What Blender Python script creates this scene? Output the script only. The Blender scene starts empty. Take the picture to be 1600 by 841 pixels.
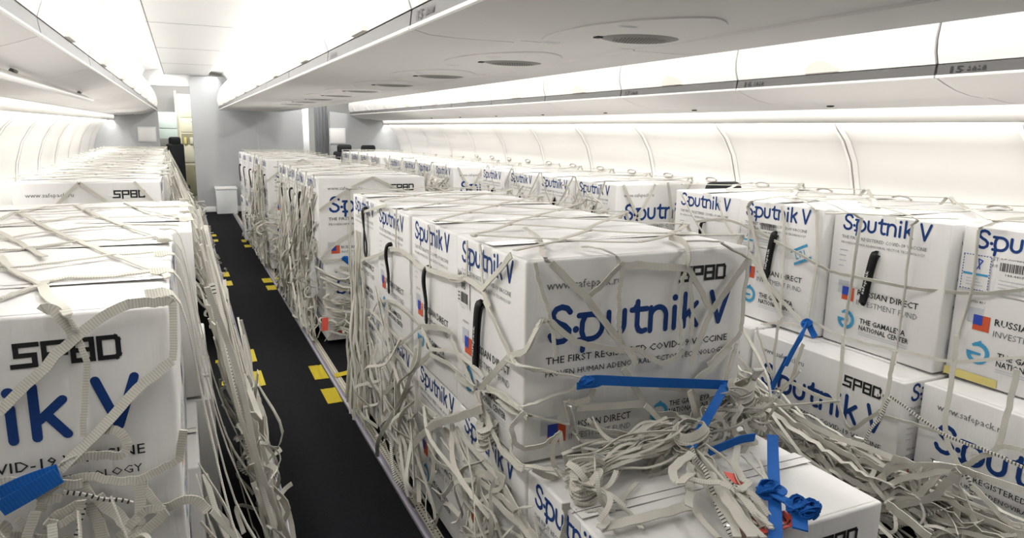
import bpy, bmesh, math, random
from mathutils import Vector, Matrix

# ------------------------------------------------------------------ camera, light, exposure
SC = bpy.context.scene
COL = SC.collection
cam_data = bpy.data.cameras.new('camera')
cam = bpy.data.objects.new('camera', cam_data); COL.objects.link(cam)
RX = Vector((0.90719, -0.42047, 0.01493)); RD = Vector((-0.06821, -0.182, -0.98093)); RF = Vector((0.41516, 0.88887, -0.19379))
m3 = Matrix((RX, -RD, -RF)).transposed()
cam.matrix_world = Matrix.Translation((0, 0, 1.5)) @ m3.to_4x4()
cam_data.sensor_width = 36; cam_data.lens = 1094 / 1600 * 36; cam_data.clip_start = 0.02
SC.camera = cam
SC.view_settings.view_transform = 'Standard'; SC.view_settings.look = 'None'
SC.view_settings.exposure = 0.0; SC.view_settings.gamma = 1.0
SC.view_settings.use_curve_mapping = False
world = bpy.data.worlds.new('world'); SC.world = world; world.use_nodes = True
world.node_tree.nodes['Background'].inputs[0].default_value = (1, 0.98, 0.96, 1)
world.node_tree.nodes['Background'].inputs[1].default_value = 0.1

def area(name, loc, direction, sx, sy, power, col=(1, 0.982, 0.955)):
    l = bpy.data.lights.new(name, 'AREA'); l.shape = 'RECTANGLE'; l.size = sx; l.size_y = sy; l.energy = power; l.color = col
    o = bpy.data.objects.new(name, l); COL.objects.link(o)
    d = Vector(direction).normalized()
    up = Vector((0, 1, 0)); z = -d; x = up.cross(z).normalized(); y = z.cross(x)
    o.matrix_world = Matrix.Translation(loc) @ Matrix((x, y, z)).transposed().to_4x4()
    return o
YA, YB = -1.6, 13.5            # cabin section
def run(a): return (a + YB) / 2, YB - a - 0.1      # lamps run from beside the camera to the far partition
Y1, L1 = run(0.35); Y2, L2 = run(-0.45); Y3, L3 = run(-0.5)
# fluorescent coves over the two aisles and the wall-wash strips above the sidewall panels
area('cove_lamp', (-0.36, Y1, 2.36), (0.75, 0, -0.65), 0.07, L1, 80)
area('cove_lamp', (0.60, Y1, 2.36), (-0.75, 0, -0.65), 0.07, L1, 80)
area('cove_lamp', (1.80, Y2, 2.36), (0.75, 0, -0.65), 0.07, L2, 88)
area('cove_lamp', (2.90, Y2, 2.36), (-0.75, 0, -0.65), 0.07, L2, 88)
area('sidewall_lamp', (3.562, Y3, 1.612), (0.35, 0, -0.93), 0.03, L3, 70)
area('sidewall_lamp', (3.49, Y3, 1.655), (0.2, 0, -1), 0.02, L3, 9)  # added weak strip, brightens the reflecting edge above the trim
area('sidewall_lamp', (-1.027, Y3, 1.612), (-0.35, 0, -0.93), 0.03, L3, 70)
area('sidewall_lamp', (-0.955, Y3, 1.655), (-0.2, 0, -1), 0.02, L3, 9)  # the same added brightening strip on the left side
area('galley_fill', (-0.1, 14.3, 2.3), (0, 0.8, -0.6), 0.5, 0.3, 24)  # added fill light, brightens the galley beyond the left doorway
area('galley_fill', (2.25, 13.75, 2.2), (0, 0.8, -0.6), 0.3, 0.2, 26)  # added fill light, brightens the right doorway opening

# ------------------------------------------------------------------ helpers
R = random.Random(7)
def mat(name, col, rough=0.6, metal=0.0, noise=0.0, nscale=30, bump=0.0, bscale=200, aniso=None, spec=0.3):
    m = bpy.data.materials.new(name); m.use_nodes = True
    nt = m.node_tree; b = nt.nodes['Principled BSDF']
    b.inputs['Roughness'].default_value = rough; b.inputs['Metallic'].default_value = metal
    b.inputs['Specular IOR Level'].default_value = spec
    c = (col[0], col[1], col[2], 1)
    b.inputs['Base Color'].default_value = c
    if noise or bump:
        tc = nt.nodes.new('ShaderNodeTexCoord'); mp = nt.nodes.new('ShaderNodeMapping')
        nt.links.new(tc.outputs['Object'], mp.inputs[0])
        if aniso: mp.inputs['Scale'].default_value = aniso
        n = nt.nodes.new('ShaderNodeTexNoise'); n.inputs['Scale'].default_value = nscale; n.inputs['Detail'].default_value = 4
        nt.links.new(mp.outputs[0], n.inputs['Vector'])
        if noise:
            mx = nt.nodes.new('ShaderNodeMix'); mx.data_type = 'RGBA'
            mx.inputs[6].default_value = tuple(max(0, x - noise) for x in col) + (1,); mx.inputs[7].default_value = tuple(min(1, x + noise) for x in col) + (1,)
            nt.links.new(n.outputs[0], mx.inputs[0]); nt.links.new(mx.outputs[2], b.inputs['Base Color'])
        if bump:
            n2 = nt.nodes.new('ShaderNodeTexNoise'); n2.inputs['Scale'].default_value = bscale; n2.inputs['Detail'].default_value = 3
            nt.links.new(mp.outputs[0], n2.inputs['Vector'])
            bp = nt.nodes.new('ShaderNodeBump'); bp.inputs['Strength'].default_value = bump; bp.inputs['Distance'].default_value = 0.01
            nt.links.new(n2.outputs[0], bp.inputs['Height']); nt.links.new(bp.outputs[0], b.inputs['Normal'])
    return m

def strap_mat(name, c1, c2, freq, thr, bump=0.4):
    """woven webbing: a ladder stitch along the strap's own length (UV x)"""
    m = bpy.data.materials.new(name); m.use_nodes = True
    nt = m.node_tree; b = nt.nodes['Principled BSDF']; b.inputs['Roughness'].default_value = 0.75; b.inputs['Specular IOR Level'].default_value = 0.25
    uv = nt.nodes.new('ShaderNodeUVMap'); sx = nt.nodes.new('ShaderNodeSeparateXYZ'); nt.links.new(uv.outputs[0], sx.inputs[0])
    mu = nt.nodes.new('ShaderNodeMath'); mu.operation = 'MULTIPLY'; mu.inputs[1].default_value = freq; nt.links.new(sx.outputs[0], mu.inputs[0])
    fr = nt.nodes.new('ShaderNodeMath'); fr.operation = 'FRACT'; nt.links.new(mu.outputs[0], fr.inputs[0])
    gt = nt.nodes.new('ShaderNodeMath'); gt.operation = 'GREATER_THAN'; gt.inputs[1].default_value = thr; nt.links.new(fr.outputs[0], gt.inputs[0])
    tc = nt.nodes.new('ShaderNodeTexCoord'); nz = nt.nodes.new('ShaderNodeTexNoise'); nz.inputs['Scale'].default_value = 6; nz.inputs['Detail'].default_value = 3
    nt.links.new(tc.outputs['Object'], nz.inputs['Vector'])
    mx = nt.nodes.new('ShaderNodeMix'); mx.data_type = 'RGBA'; mx.inputs[6].default_value = c1 + (1,); mx.inputs[7].default_value = c2 + (1,)
    nt.links.new(gt.outputs[0], mx.inputs[0])
    m2 = nt.nodes.new('ShaderNodeMix'); m2.data_type = 'RGBA'; m2.blend_type = 'MULTIPLY'; m2.inputs[0].default_value = 1.0
    rp = nt.nodes.new('ShaderNodeMapRange'); rp.inputs[1].default_value = 0.1; rp.inputs[2].default_value = 0.7; rp.inputs[3].default_value = 0.78; rp.inputs[4].default_value = 1.0
    nt.links.new(nz.outputs[0], rp.inputs[0]); nt.links.new(mx.outputs[2], m2.inputs[6]); nt.links.new(rp.outputs[0], m2.inputs[7])
    nt.links.new(m2.outputs[2], b.inputs['Base Color'])
    bp = nt.nodes.new('ShaderNodeBump'); bp.inputs['Strength'].default_value = bump; bp.inputs['Distance'].default_value = 0.002
    nt.links.new(fr.outputs[0], bp.inputs['Height']); nt.links.new(bp.outputs[0], b.inputs['Normal'])
    return m

M = dict(
    card=mat('white_cardboard', (0.80, 0.79, 0.775), 0.62, noise=0.02, nscale=8, bump=0.10, bscale=14, aniso=(6, 6, 0.6)),
    blue=mat('navy_print', (0.008, 0.045, 0.20), 0.5), black=mat('black_print', (0.018, 0.018, 0.02), 0.5), grey=mat('grey_print', (0.16, 0.16, 0.17), 0.55),
    red=mat('red_print', (0.62, 0.10, 0.04), 0.5), flagblue=mat('flag_blue_print', (0.03, 0.07, 0.42), 0.5), sky=mat('sky_blue_print', (0.06, 0.33, 0.58), 0.5),
    pale=mat('pale_grey_print', (0.55, 0.57, 0.62), 0.5), seam=mat('carton_seam', (0.10, 0.09, 0.08), 0.8), tape=mat('packing_tape', (0.82, 0.81, 0.79), 0.22, spec=0.5),
    kraft=mat('yellowed_tape', (0.72, 0.62, 0.22), 0.5), stain=mat('yellowed_card', (0.74, 0.68, 0.48), 0.6),
    strap=strap_mat('white_webbing', (0.66, 0.64, 0.57), (0.50, 0.48, 0.41), 190, 0.70),
    dash=strap_mat('flecked_cord', (0.70, 0.68, 0.62), (0.05, 0.05, 0.05), 95, 0.68),
    handle=mat('black_handle_webbing', (0.012, 0.012, 0.013), 0.6), lettering=mat('white_lettering', (0.75, 0.75, 0.75), 0.6),
    bluestrap=strap_mat('blue_webbing', (0.012, 0.135, 0.50), (0.01, 0.10, 0.40), 160, 0.7),
    redtag=mat('red_tag', (0.75, 0.10, 0.07), 0.5), steel=mat('galvanised_steel', (0.62, 0.62, 0.60), 0.35, 0.9),
    carpet=mat('charcoal_carpet', (0.016, 0.016, 0.018), 0.95, noise=0.012, nscale=260, bump=0.7, bscale=420, spec=0.05),
    rail=mat('rail_aluminium', (0.40, 0.38, 0.44), 0.42, 0.55), track=mat('seat_track', (0.62, 0.58, 0.48), 0.5, 0.3), hole=mat('track_hole', (0.03, 0.03, 0.03), 0.8),
    yellow=mat('yellow_tape', (0.80, 0.66, 0.03), 0.5, noise=0.05, nscale=40),
    panel=mat('cabin_panel', (0.83, 0.82, 0.80), 0.45), ceil=mat('ceiling_panel', (0.86, 0.86, 0.85), 0.5), wall=mat('sidewall_panel', (0.84, 0.82, 0.78), 0.5),
    under=mat('bin_underside', (0.86, 0.845, 0.83), 0.5), strip=mat('grey_bin_strip', (0.105, 0.103, 0.10), 0.45), gap=mat('panel_gap', (0.12, 0.115, 0.11), 0.7), ribgap=mat('rib_gasket', (0.50, 0.47, 0.42), 0.6), ring=mat('grip_ring', (0.42, 0.39, 0.35), 0.5),
    latch=mat('cream_latch', (0.78, 0.73, 0.67), 0.35), grille=mat('grey_grille', (0.30, 0.29, 0.28), 0.5), lamp=mat('lamp_lens', (0.9, 0.9, 0.9), 0.2),
    part=mat('grey_partition', (0.44, 0.45, 0.46), 0.5), board=mat('white_board', (0.68, 0.70, 0.71), 0.35), galley=mat('galley_cream', (0.70, 0.67, 0.52), 0.5),
    galleyd=mat('galley_olive', (0.33, 0.31, 0.20), 0.5), mint=mat('pale_mint', (0.62, 0.72, 0.66), 0.5), seat=mat('black_seat_cover', (0.02, 0.021, 0.024), 0.7),
    wood=mat('plywood_chip', (0.42, 0.28, 0.12), 0.7), cloth=mat('white_cloth', (0.80, 0.80, 0.80), 0.7, noise=0.04, nscale=30, bump=0.4, bscale=25), plastic=mat('clear_film', (0.78, 0.79, 0.80), 0.15, spec=0.6),
)

def link(o, parent=None):
    COL.objects.link(o)
    if parent: o.parent = parent
    return o
def obj(name, bm, mats, parent=None, smooth=True, loc=(0, 0, 0)):
    me = bpy.data.meshes.new(name); bm.to_mesh(me); bm.free()
    for x in (mats if isinstance(mats, (list, tuple)) else [mats]): me.materials.append(M[x])
    if smooth:
        me.shade_smooth()
        me.set_sharp_from_angle(angle=math.radians(40))
    o = bpy.data.objects.new(name, me); o.location = loc
    return link(o, parent)
def empty(name, loc, label, cat, group=None, rz=0.0):
    o = bpy.data.objects.new(name, None); o.empty_display_size = 0.1
    o.location = loc; o.rotation_euler = (0, 0, rz); link(o); return tag(o, label, cat, group)
def tag(o, label, cat, group=None):
    o['label'] = label; o['category'] = cat
    if group: o['group'] = group
    return o
def struct(o, label=None):
    o['kind'] = 'structure'
    if label: o['label'] = label
    return o
def copy_tree(o, parent=None):
    c = o.copy(); COL.objects.link(c)
    if parent: c.parent = parent
    for ch in o.children: copy_tree(ch, c)
    return c

def box(bm, x0, x1, y0, y1, z0, z1, mi=0, bev=0.0, seg=2):
    r = bmesh.ops.create_cube(bm, size=1.0)
    vs = r['verts']
    bmesh.ops.scale(bm, vec=(x1 - x0, y1 - y0, z1 - z0), verts=vs)
    bmesh.ops.translate(bm, vec=((x0 + x1) / 2, (y0 + y1) / 2, (z0 + z1) / 2), verts=vs)
    fs = set(f for v in vs for f in v.link_faces)
    for f in fs: f.material_index = mi
    if bev:
        es = list(set(e for v in vs for e in v.link_edges))
        rr = bmesh.ops.bevel(bm, geom=es, offset=bev, segments=seg, profile=0.5, affect='EDGES')
        for f in rr['faces']: f.material_index = mi
    return vs
def sweep_y(bm, prof, ys, mi=0, closed=False):
    """a cross-section (x, z) swept along y through the given stations"""
    rows = [[bm.verts.new((x, y, z)) for x, z in prof] for y in ys]
    n = len(prof)
    for a, b in zip(rows, rows[1:]):
        for i in range(n if closed else n - 1):
            f = bm.faces.new((a[i], a[(i + 1) % n], b[(i + 1) % n], b[i])); f.material_index = mi
    return rows
def thick_prof(pts, t):
    """closed outline of an open polyline given thickness t to its left side"""
    out = []
    n = len(pts)
    for i, (x, z) in enumerate(pts):
        a = pts[max(0, i - 1)]; b = pts[min(n - 1, i + 1)]
        dx, dz = b[0] - a[0], b[1] - a[1]; l = math.hypot(dx, dz)
        out.append((x - dz / l * t, z + dx / l * t))
    return list(pts) + out[::-1]
def panel_sweep(bm, prof, t, y0, y1, mi=0):
    c = thick_prof(prof, t)
    rows = sweep_y(bm, c, (y0, y1), mi, closed=True)
    n = len(prof)
    for r in (rows[0], rows[-1]):
        for i in range(n - 1):
            f = bm.faces.new((r[i], r[i + 1], r[2 * n - 2 - i], r[2 * n - 1 - i])); f.material_index = mi
    bmesh.ops.recalc_face_normals(bm, faces=bm.faces[:])
def spline(pts, per=5):
    P = [Vector(p) for p in pts]
    if len(P) < 3: 
        return [P[0].lerp(P[1], i / per) for i in range(per + 1)]
    Q = [P[0] * 2 - P[1]] + P + [P[-1] * 2 - P[-2]]
    out = []
    for i in range(1, len(Q) - 2):
        a, b, c, d = Q[i - 1], Q[i], Q[i + 1], Q[i + 2]
        for k in range(per):
            t = k / per
            out.append(0.5 * ((2 * b) + (c - a) * t + (2 * a - 5 * b + 4 * c - d) * t * t + (3 * b - a - 3 * c + d) * t ** 3))
    out.append(P[-1])
    return out
def ribbon(bm, pts, w, t=0.003, n=None, twist=0.0, mi=0, t0=0.0):
    """flat webbing strap: rectangular section swept along pts; n is the flat side's normal"""
    uvl = bm.loops.layers.uv.verify()
    N = len(pts); rings = []; s = 0.0; us = []
    prev = None
    for i in range(N):
        tan = (pts[min(i + 1, N - 1)] - pts[max(i - 1, 0)])
        if tan.length < 1e-7: tan = Vector((0, 0, 1))
        tan.normalize()
        nn = Vector(n) if n is not None else (prev if prev is not None else Vector((R.uniform(-1, 1), R.uniform(-1, 1), R.uniform(-.4, 1))))
        side = nn.cross(tan)
        if side.length < 1e-3: side = Vector((0.31, 0.7, 0.2)).cross(tan)
        side.normalize(); up = tan.cross(side)
        prev = up.copy()
        if twist or t0:
            q = Matrix.Rotation(t0 + twist * i / max(1, N - 1), 3, tan); side = q @ side; up = q @ up
        a = side * (w / 2); b = up * (t / 2)
        rings.append([bm.verts.new(pts[i] + x) for x in (a + b, -a + b, -a - b, a - b)])
        if i: s += (pts[i] - pts[i - 1]).length
        us.append(s)
    for i in range(N - 1):
        A, B = rings[i], rings[i + 1]
        for k in range(4):
            f = bm.faces.new((A[k], A[(k + 1) % 4], B[(k + 1) % 4], B[k])); f.material_index = mi; f.smooth = True
            for l, u in zip(f.loops, (us[i], us[i], us[i + 1], us[i + 1])): l[uvl].uv = (u, k * 0.25)
    for r in (rings[0], rings[-1][::-1]):
        f = bm.faces.new(r[::-1]); f.material_index = mi
def tube(bm, pts, r, seg=6, mi=0):
    N = len(pts); rings = []; prev = Vector((0.3, 0.2, 1))
    for i in range(N):
        tan = (pts[min(i + 1, N - 1)] - pts[max(i - 1, 0)]).normalized()
        s = prev.cross(tan)
        if s.length < 1e-3: s = Vector((1, 0, 0.1)).cross(tan)
        s.normalize(); u = tan.cross(s)
        rings.append([bm.verts.new(pts[i] + (s * math.cos(2 * math.pi * k / seg) + u * math.sin(2 * math.pi * k / seg)) * r) for k in range(seg)])
    for A, B in zip(rings, rings[1:]):
        for k in range(seg):
            f = bm.faces.new((A[k], A[(k + 1) % seg], B[(k + 1) % seg], B[k])); f.material_index = mi
    for r_ in (rings[0][::-1], rings[-1]):
        f = bm.faces.new(r_); f.material_index = mi
def lump(bm, c, rx, ry, rz, mi=0, jit=0.0):
    r = bmesh.ops.create_icosphere(bm, subdivisions=2, radius=1.0)
    for v in r['verts']:
        k = 1 + R.uniform(-jit, jit)
        v.co = Vector((c[0] + v.co.x * rx * k, c[1] + v.co.y * ry * k, c[2] + v.co.z * rz * k))
        for f in v.link_faces: f.material_index = mi

# ------------------------------------------------------------------ the printed artwork (flat outlines in metres on a carton face)
class Art:
    """2-D shapes: a list of (vertices, faces, material index)"""
    def __init__(self): self.s = []
    def poly(self, pts, mi): self.s.append((list(pts), [tuple(range(len(pts)))], mi))
    def rect(self, x0, y0, x1, y1, mi): self.poly([(x0, y0), (x1, y0), (x1, y1), (x0, y1)], mi)
    def stroke(self, pts, w, mi, cap=True):
        h = w / 2
        for a, b in zip(pts, pts[1:]):
            dx, dy = b[0] - a[0], b[1] - a[1]; l = math.hypot(dx, dy) or 1e-6; nx, ny = -dy / l * h, dx / l * h
            ex, ey = (0, 0) if cap else (dx / l * h, dy / l * h)
            self.poly([(a[0] - nx - ex, a[1] - ny - ey), (b[0] - nx + ex, b[1] - ny + ey), (b[0] + nx + ex, b[1] + ny + ey), (a[0] + nx - ex, a[1] + ny - ey)], mi)
        if cap:
            for p in pts: self.poly([(p[0] + h * math.cos(k * math.pi / 5), p[1] + h * math.sin(k * math.pi / 5)) for k in range(10)], mi)
    def text(self, s, x, y, width, height, mi, bold=0.0, res=1):
        cu = bpy.data.curves.new('t', 'FONT'); cu.body = s; cu.size = 1; cu.resolution_u = res; cu.offset = bold; cu.fill_mode = 'FRONT'
        o = bpy.data.objects.new('t', cu); COL.objects.link(o)
        dg = bpy.context.evaluated_depsgraph_get(); me = bpy.data.meshes.new_from_object(o.evaluated_get(dg))
        vs = [(v.co.x, v.co.y) for v in me.vertices]; fs = [tuple(p.vertices) for p in me.polygons]
        bpy.data.objects.remove(o); bpy.data.curves.remove(cu); bpy.data.meshes.remove(me)
        if not vs: return
        x0 = min(v[0] for v in vs); x1 = max(v[0] for v in vs); y1 = 0.70
        sx = width / (x1 - x0); sy = height / y1
        self.s.append(([(x + (a - x0) * sx, y + b * sy) for a, b in vs], fs, mi))
    def put(self, bm, o, ux, uy):
        o, ux, uy = Vector(o), Vector(ux), Vector(uy); n = ux.cross(uy)
        for k, (vs, fs, mi) in enumerate(self.s):
            lift = 0.0008 + 0.0004 * LIFT.get(mi, 0) + 0.000004 * k
            V = [bm.verts.new(o + ux * a + uy * b + n * lift) for a, b in vs]
            for f in fs:
                try: F = bm.faces.new([V[i] for i in f]); F.material_index = mi
                except ValueError: pass
LIFT = {6: 1, 4: 0, 5: 2, 7: 0}
def arc(cx, cy, r, a0, a1, n=12, ry=None):
    ry = r if ry is None else ry
    return [(cx + r * math.cos(math.radians(a0 + (a1 - a0) * i / n)), cy + ry * math.sin(math.radians(a0 + (a1 - a0) * i / n))) for i in range(n + 1)]
def wordmark(A, x, y, s, mi, w=0.0162):
    T = lambda pts: [(x + a * s, y + b * s) for a, b in pts]
    K = lambda pts: A.stroke(T(pts), w * s, mi)
    K([(0.064, 0.083), (0.055, 0.094), (0.038, 0.099), (0.021, 0.094), (0.011, 0.080), (0.015, 0.064), (0.030, 0.054), (0.048, 0.046), (0.062, 0.032), (0.060, 0.014), (0.045, 0.003), (0.026, 0.002), (0.010, 0.010), (0.004, 0.022)])
    A.poly(T(arc(0.083, 0.032, 0.010, 0, 330, 11)), mi)
    K([(0.092, 0.070), (0.128, 0.070)] + arc(0.133, 0.035, 0.035, 90, -90, 12) + [(0.092, 0.000)])
    K([(0.112, 0.068), (0.103, 0.050), (0.102, 0.022), (0.110, 0.002), (0.106, -0.030)])
    K([(0.188, 0.070), (0.188, 0.032)] + arc(0.214, 0.030, 0.026, 180, 360, 10) + [(0.240, 0.070)])
    K([(0.284, 0.092), (0.284, 0.022), (0.290, 0.008), (0.302, 0.003), (0.313, 0.006)]); K([(0.264, 0.069), (0.316, 0.069)])
    A.poly(T([(0.286, 0.098), (0.258, 0.066), (0.286, 0.066)]), mi)
    K([(0.330, 0.002), (0.330, 0.070)]); K([(0.330, 0.040)] + arc(0.357, 0.043, 0.027, 170, 0, 9) + [(0.384, 0.002)])
    K([(0.414, 0.002), (0.414, 0.064)]); A.poly(T(arc(0.414, 0.093, 0.010, 0, 330, 11)), mi)
    K([(0.450, 0.002), (0.450, 0.100)]); K([(0.494, 0.070), (0.455, 0.034)]); K([(0.468, 0.044), (0.497, 0.002)])
    K([(0.548, 0.098), (0.580, 0.004), (0.612, 0.098)])
def sizemark(A, x, y, s, mi):
    T = lambda pts: [(x + a * s, y + b * s) for a, b in pts]
    K = lambda pts: A.stroke(T(pts), 0.0088 * s, mi, cap=False)
    K([(0.037, 0.043), (0.006, 0.043), (0.006, 0.024), (0.033, 0.024), (0.033, 0.005), (0.000, 0.005)])
    K([(0.048, 0.000), (0.048, 0.043), (0.080, 0.043), (0.080, 0.022), (0.050, 0.022)])
    K([(0.092, 0.005), (0.092, 0.043), (0.122, 0.043), (0.122, 0.005), (0.092, 0.005)]); K([(0.092, 0.024), (0.122, 0.024)])
    K([(0.134, 0.005), (0.134, 0.043), (0.160, 0.043), (0.164, 0.038), (0.164, 0.010), (0.160, 0.005), (0.134, 0.005)])
def flagmark(A, x, y, s):
    A.rect(x - 0.022 * s, y + 0.026 * s, x + 0.030 * s, y + 0.080 * s, 7)
    A.rect(x, y, x + 0.058 * s, y + 0.056 * s, 4); A.rect(x, y + 0.020 * s, x + 0.032 * s, y + 0.056 * s, 5)
def ringmark(A, cx, cy, r):
    A.stroke(arc(cx, cy, r, 105, -165, 18), r * 0.42, 6, cap=False)
    A.poly([(cx - r * 1.25, cy + r * 0.12), (cx + r * 0.35, cy + r * 0.05), (cx + r * 0.30, cy - r * 0.20), (cx - r * 1.15, cy - r * 0.28)], 6)
    A.stroke([(cx - r * 0.55, cy + r * 0.85), (cx + r * 0.1, cy + r * 1.25)], r * 0.30, 6, cap=False)

CARTON_MATS = ['card', 'blue', 'black', 'grey', 'red', 'flagblue', 'sky', 'pale', 'seam', 'tape']
LX, DY, HZ = 0.752, 0.508, 0.565      # carton length, depth, height
def long_art():
    A = Art()
    wordmark(A, 0.073, 0.335, 1.0, 1); sizemark(A, 0.500, 0.470, 1.0, 2)
    A.text('www.safepack.ru', 0.063, 0.484, 0.236, 0.024, 3, 0.0)
    A.text('THE FIRST REGISTERED COVID-19 VACCINE', 0.065, 0.277, 0.627, 0.020, 2, 0.004)
    A.text('PROVEN HUMAN ADENOVIRAL VECTOR TECHNOLOGY', 0.065, 0.241, 0.620, 0.016, 2, 0.0)
    flagmark(A, 0.076, 0.046, 1.0)
    A.text('RUSSIAN DIRECT', 0.145, 0.078, 0.205, 0.021, 2, 0.006); A.text('INVESTMENT FUND', 0.145, 0.047, 0.207, 0.018, 3, -0.004)
    ringmark(A, 0.452, 0.078, 0.026)
    A.text('THE GAMALEYA', 0.488, 0.092, 0.155, 0.017, 2, 0.012); A.text('NATIONAL CENTER', 0.488, 0.069, 0.172, 0.016, 2, 0.012)
    for k in range(2): A.rect(0.488, 0.058 - k * 0.008, 0.655, 0.060 - k * 0.008, 7)
    return A
def short_art():
    A = Art()
    wordmark(A, 0.050, 0.490, 0.622, 1)
    A.text('THE FIRST REGISTERED COVID-19 VACCINE', 0.048, 0.452, 0.376, 0.013, 3, 0.0); A.text('PROVEN HUMAN ADENOVIRAL VECTOR TECHNOLOGY', 0.048, 0.430, 0.372, 0.010, 3, -0.005)
    for k in range(4):
        A.rect(0.046, 0.400 - k * 0.022, 0.046 + (0.040, 0.032, 0.036, 0.026)[k], 0.404 - k * 0.022, 7)
    A.text('(02) RU', 0.060, 0.292, 0.05, 0.008, 2)
    flagmark(A, 0.078, 0.194, 1.0)
    A.text('RUSSIAN DIRECT', 0.152, 0.226, 0.268, 0.024, 2, 0.008); A.text('INVESTMENT FUND', 0.152, 0.186, 0.270, 0.022, 3, -0.006)
    ringmark(A, 0.110, 0.112, 0.033)
    A.text('THE GAMALEYA', 0.176, 0.112, 0.205, 0.021, 2, 0.014); A.text('NATIONAL CENTER', 0.176, 0.084, 0.222, 0.020, 2, 0.014)
    for k in range(2): A.rect(0.176, 0.072 - k * 0.009, 0.396, 0.0745 - k * 0.009, 7)
    return A
ART_L, ART_S = long_art(), short_art()
def carton_mesh(variant=0, seed=0):
    rr = random.Random(seed)
    bm = bmesh.new()
    box(bm, -LX / 2, LX / 2, -DY / 2, DY / 2, 0, HZ, 0, 0.007, 3)
    # lid flaps: a little crowned lid with the flap seam and clear tape along its middle
    n = 8; rows = []
    for i in range(n + 1):
        y = -DY / 2 + 0.012 + (DY - 0.024) * i / n
        rows.append([bm.verts.new((-LX / 2 + 0.012 + (LX - 0.024) * j / n, y, HZ + 0.0008 + 0.006 * math.sin(math.pi * i / n) * math.sin(math.pi * j / n) * (0.6 + 0.8 * rr.random()))) for j in range(n + 1)])
    for a, b in zip(rows, rows[1:]):
        for j in range(n): bm.faces.new((a[j], a[j + 1], b[j + 1], b[j]))
    for y0, y1, mi, z in ((-0.0014, 0.0014, 8, 0.0085), (-0.030, 0.030, 9, 0.0080)):
        q = [bm.verts.new((x, y, HZ + z)) for x, y in ((-LX / 2 + 0.004, y0), (LX / 2 - 0.004, y0), (LX / 2 - 0.004, y1), (-LX / 2 + 0.004, y1))]
        bm.faces.new(q).material_index = mi
    for s in (-1, 1):          # the tape turned down over both ends
        q = [bm.verts.new((s * (LX / 2 + 0.0008), y, z)) for y, z in ((-0.03, HZ - 0.075), (0.03, HZ - 0.075), (0.03, HZ), (-0.03, HZ))]
        bm.faces.new(q if s > 0 else q[::-1]).material_index = 9
    ART_L.put(bm, (-LX / 2, -DY / 2, 0), (1, 0, 0), (0, 0, 1))
    ART_S.put(bm, (-LX / 2, DY / 2, 0), (0, -1, 0), (0, 0, 1))
    ART_S.put(bm, (LX / 2, -DY / 2, 0), (0, 1, 0), (0, 0, 1))
    me = bpy.data.meshes.new('carton_body'); bm.to_mesh(me); bm.free()
    for x in CARTON_MATS: me.materials.append(M[x])
    me.shade_smooth(); me.set_sharp_from_angle(angle=math.radians(35))
    return me

# ------------------------------------------------------------------ the setting
bm = bmesh.new(); box(bm, -1.5, 3.95, YA, 16.5, -0.05, 0.0); struct(obj('floor', bm, 'carpet', smooth=False))
for nm, x0, x1 in (('floor_aisle_left', 0.283, 0.716), ('floor_aisle_right', 1.70, 2.08)):
    bm = bmesh.new(); box(bm, x0, x1, YA + 0.05, YB + 0.6, 0.0, 0.006); struct(obj(nm, bm, 'carpet', smooth=False))
for k, (xr, sgn) in enumerate(((0.268, -1), (0.733, 1), (1.688, -1), (2.092, 1))):
    bm = bmesh.new()
    prof = [(xr - 0.016, 0.0), (xr - 0.013, 0.012), (xr - 0.004, 0.014), (xr - 0.002, 0.007), (xr + 0.004, 0.007), (xr + 0.006, 0.014), (xr + 0.013, 0.012), (xr + 0.016, 0.0)]
    sweep_y(bm, prof, (YA + 0.1, YB - 0.02)); bmesh.ops.recalc_face_normals(bm, faces=bm.faces[:])
    struct(obj('trim_%d' % (k + 1), bm, 'rail'))
    bm = bmesh.new(); xt = xr + sgn * 0.036
    box(bm, xt - 0.018, xt + 0.018, YA + 0.1, YB - 0.02, 0.0, 0.005)
    y = 0.3
    while y < YB - 0.1:
        for s in (-1, 1):
            q = [bm.verts.new((xt + s * 0.009 + 0.0042 * math.cos(a * math.pi / 3), y + 0.0055 * math.sin(a * math.pi / 3), 0.0056)) for a in range(6)]
            bm.faces.new(q).material_index = 1
        y += 0.021
    struct(obj('trim_%d' % (k + 5), bm, ['track', 'hole'], smooth=False))

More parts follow.
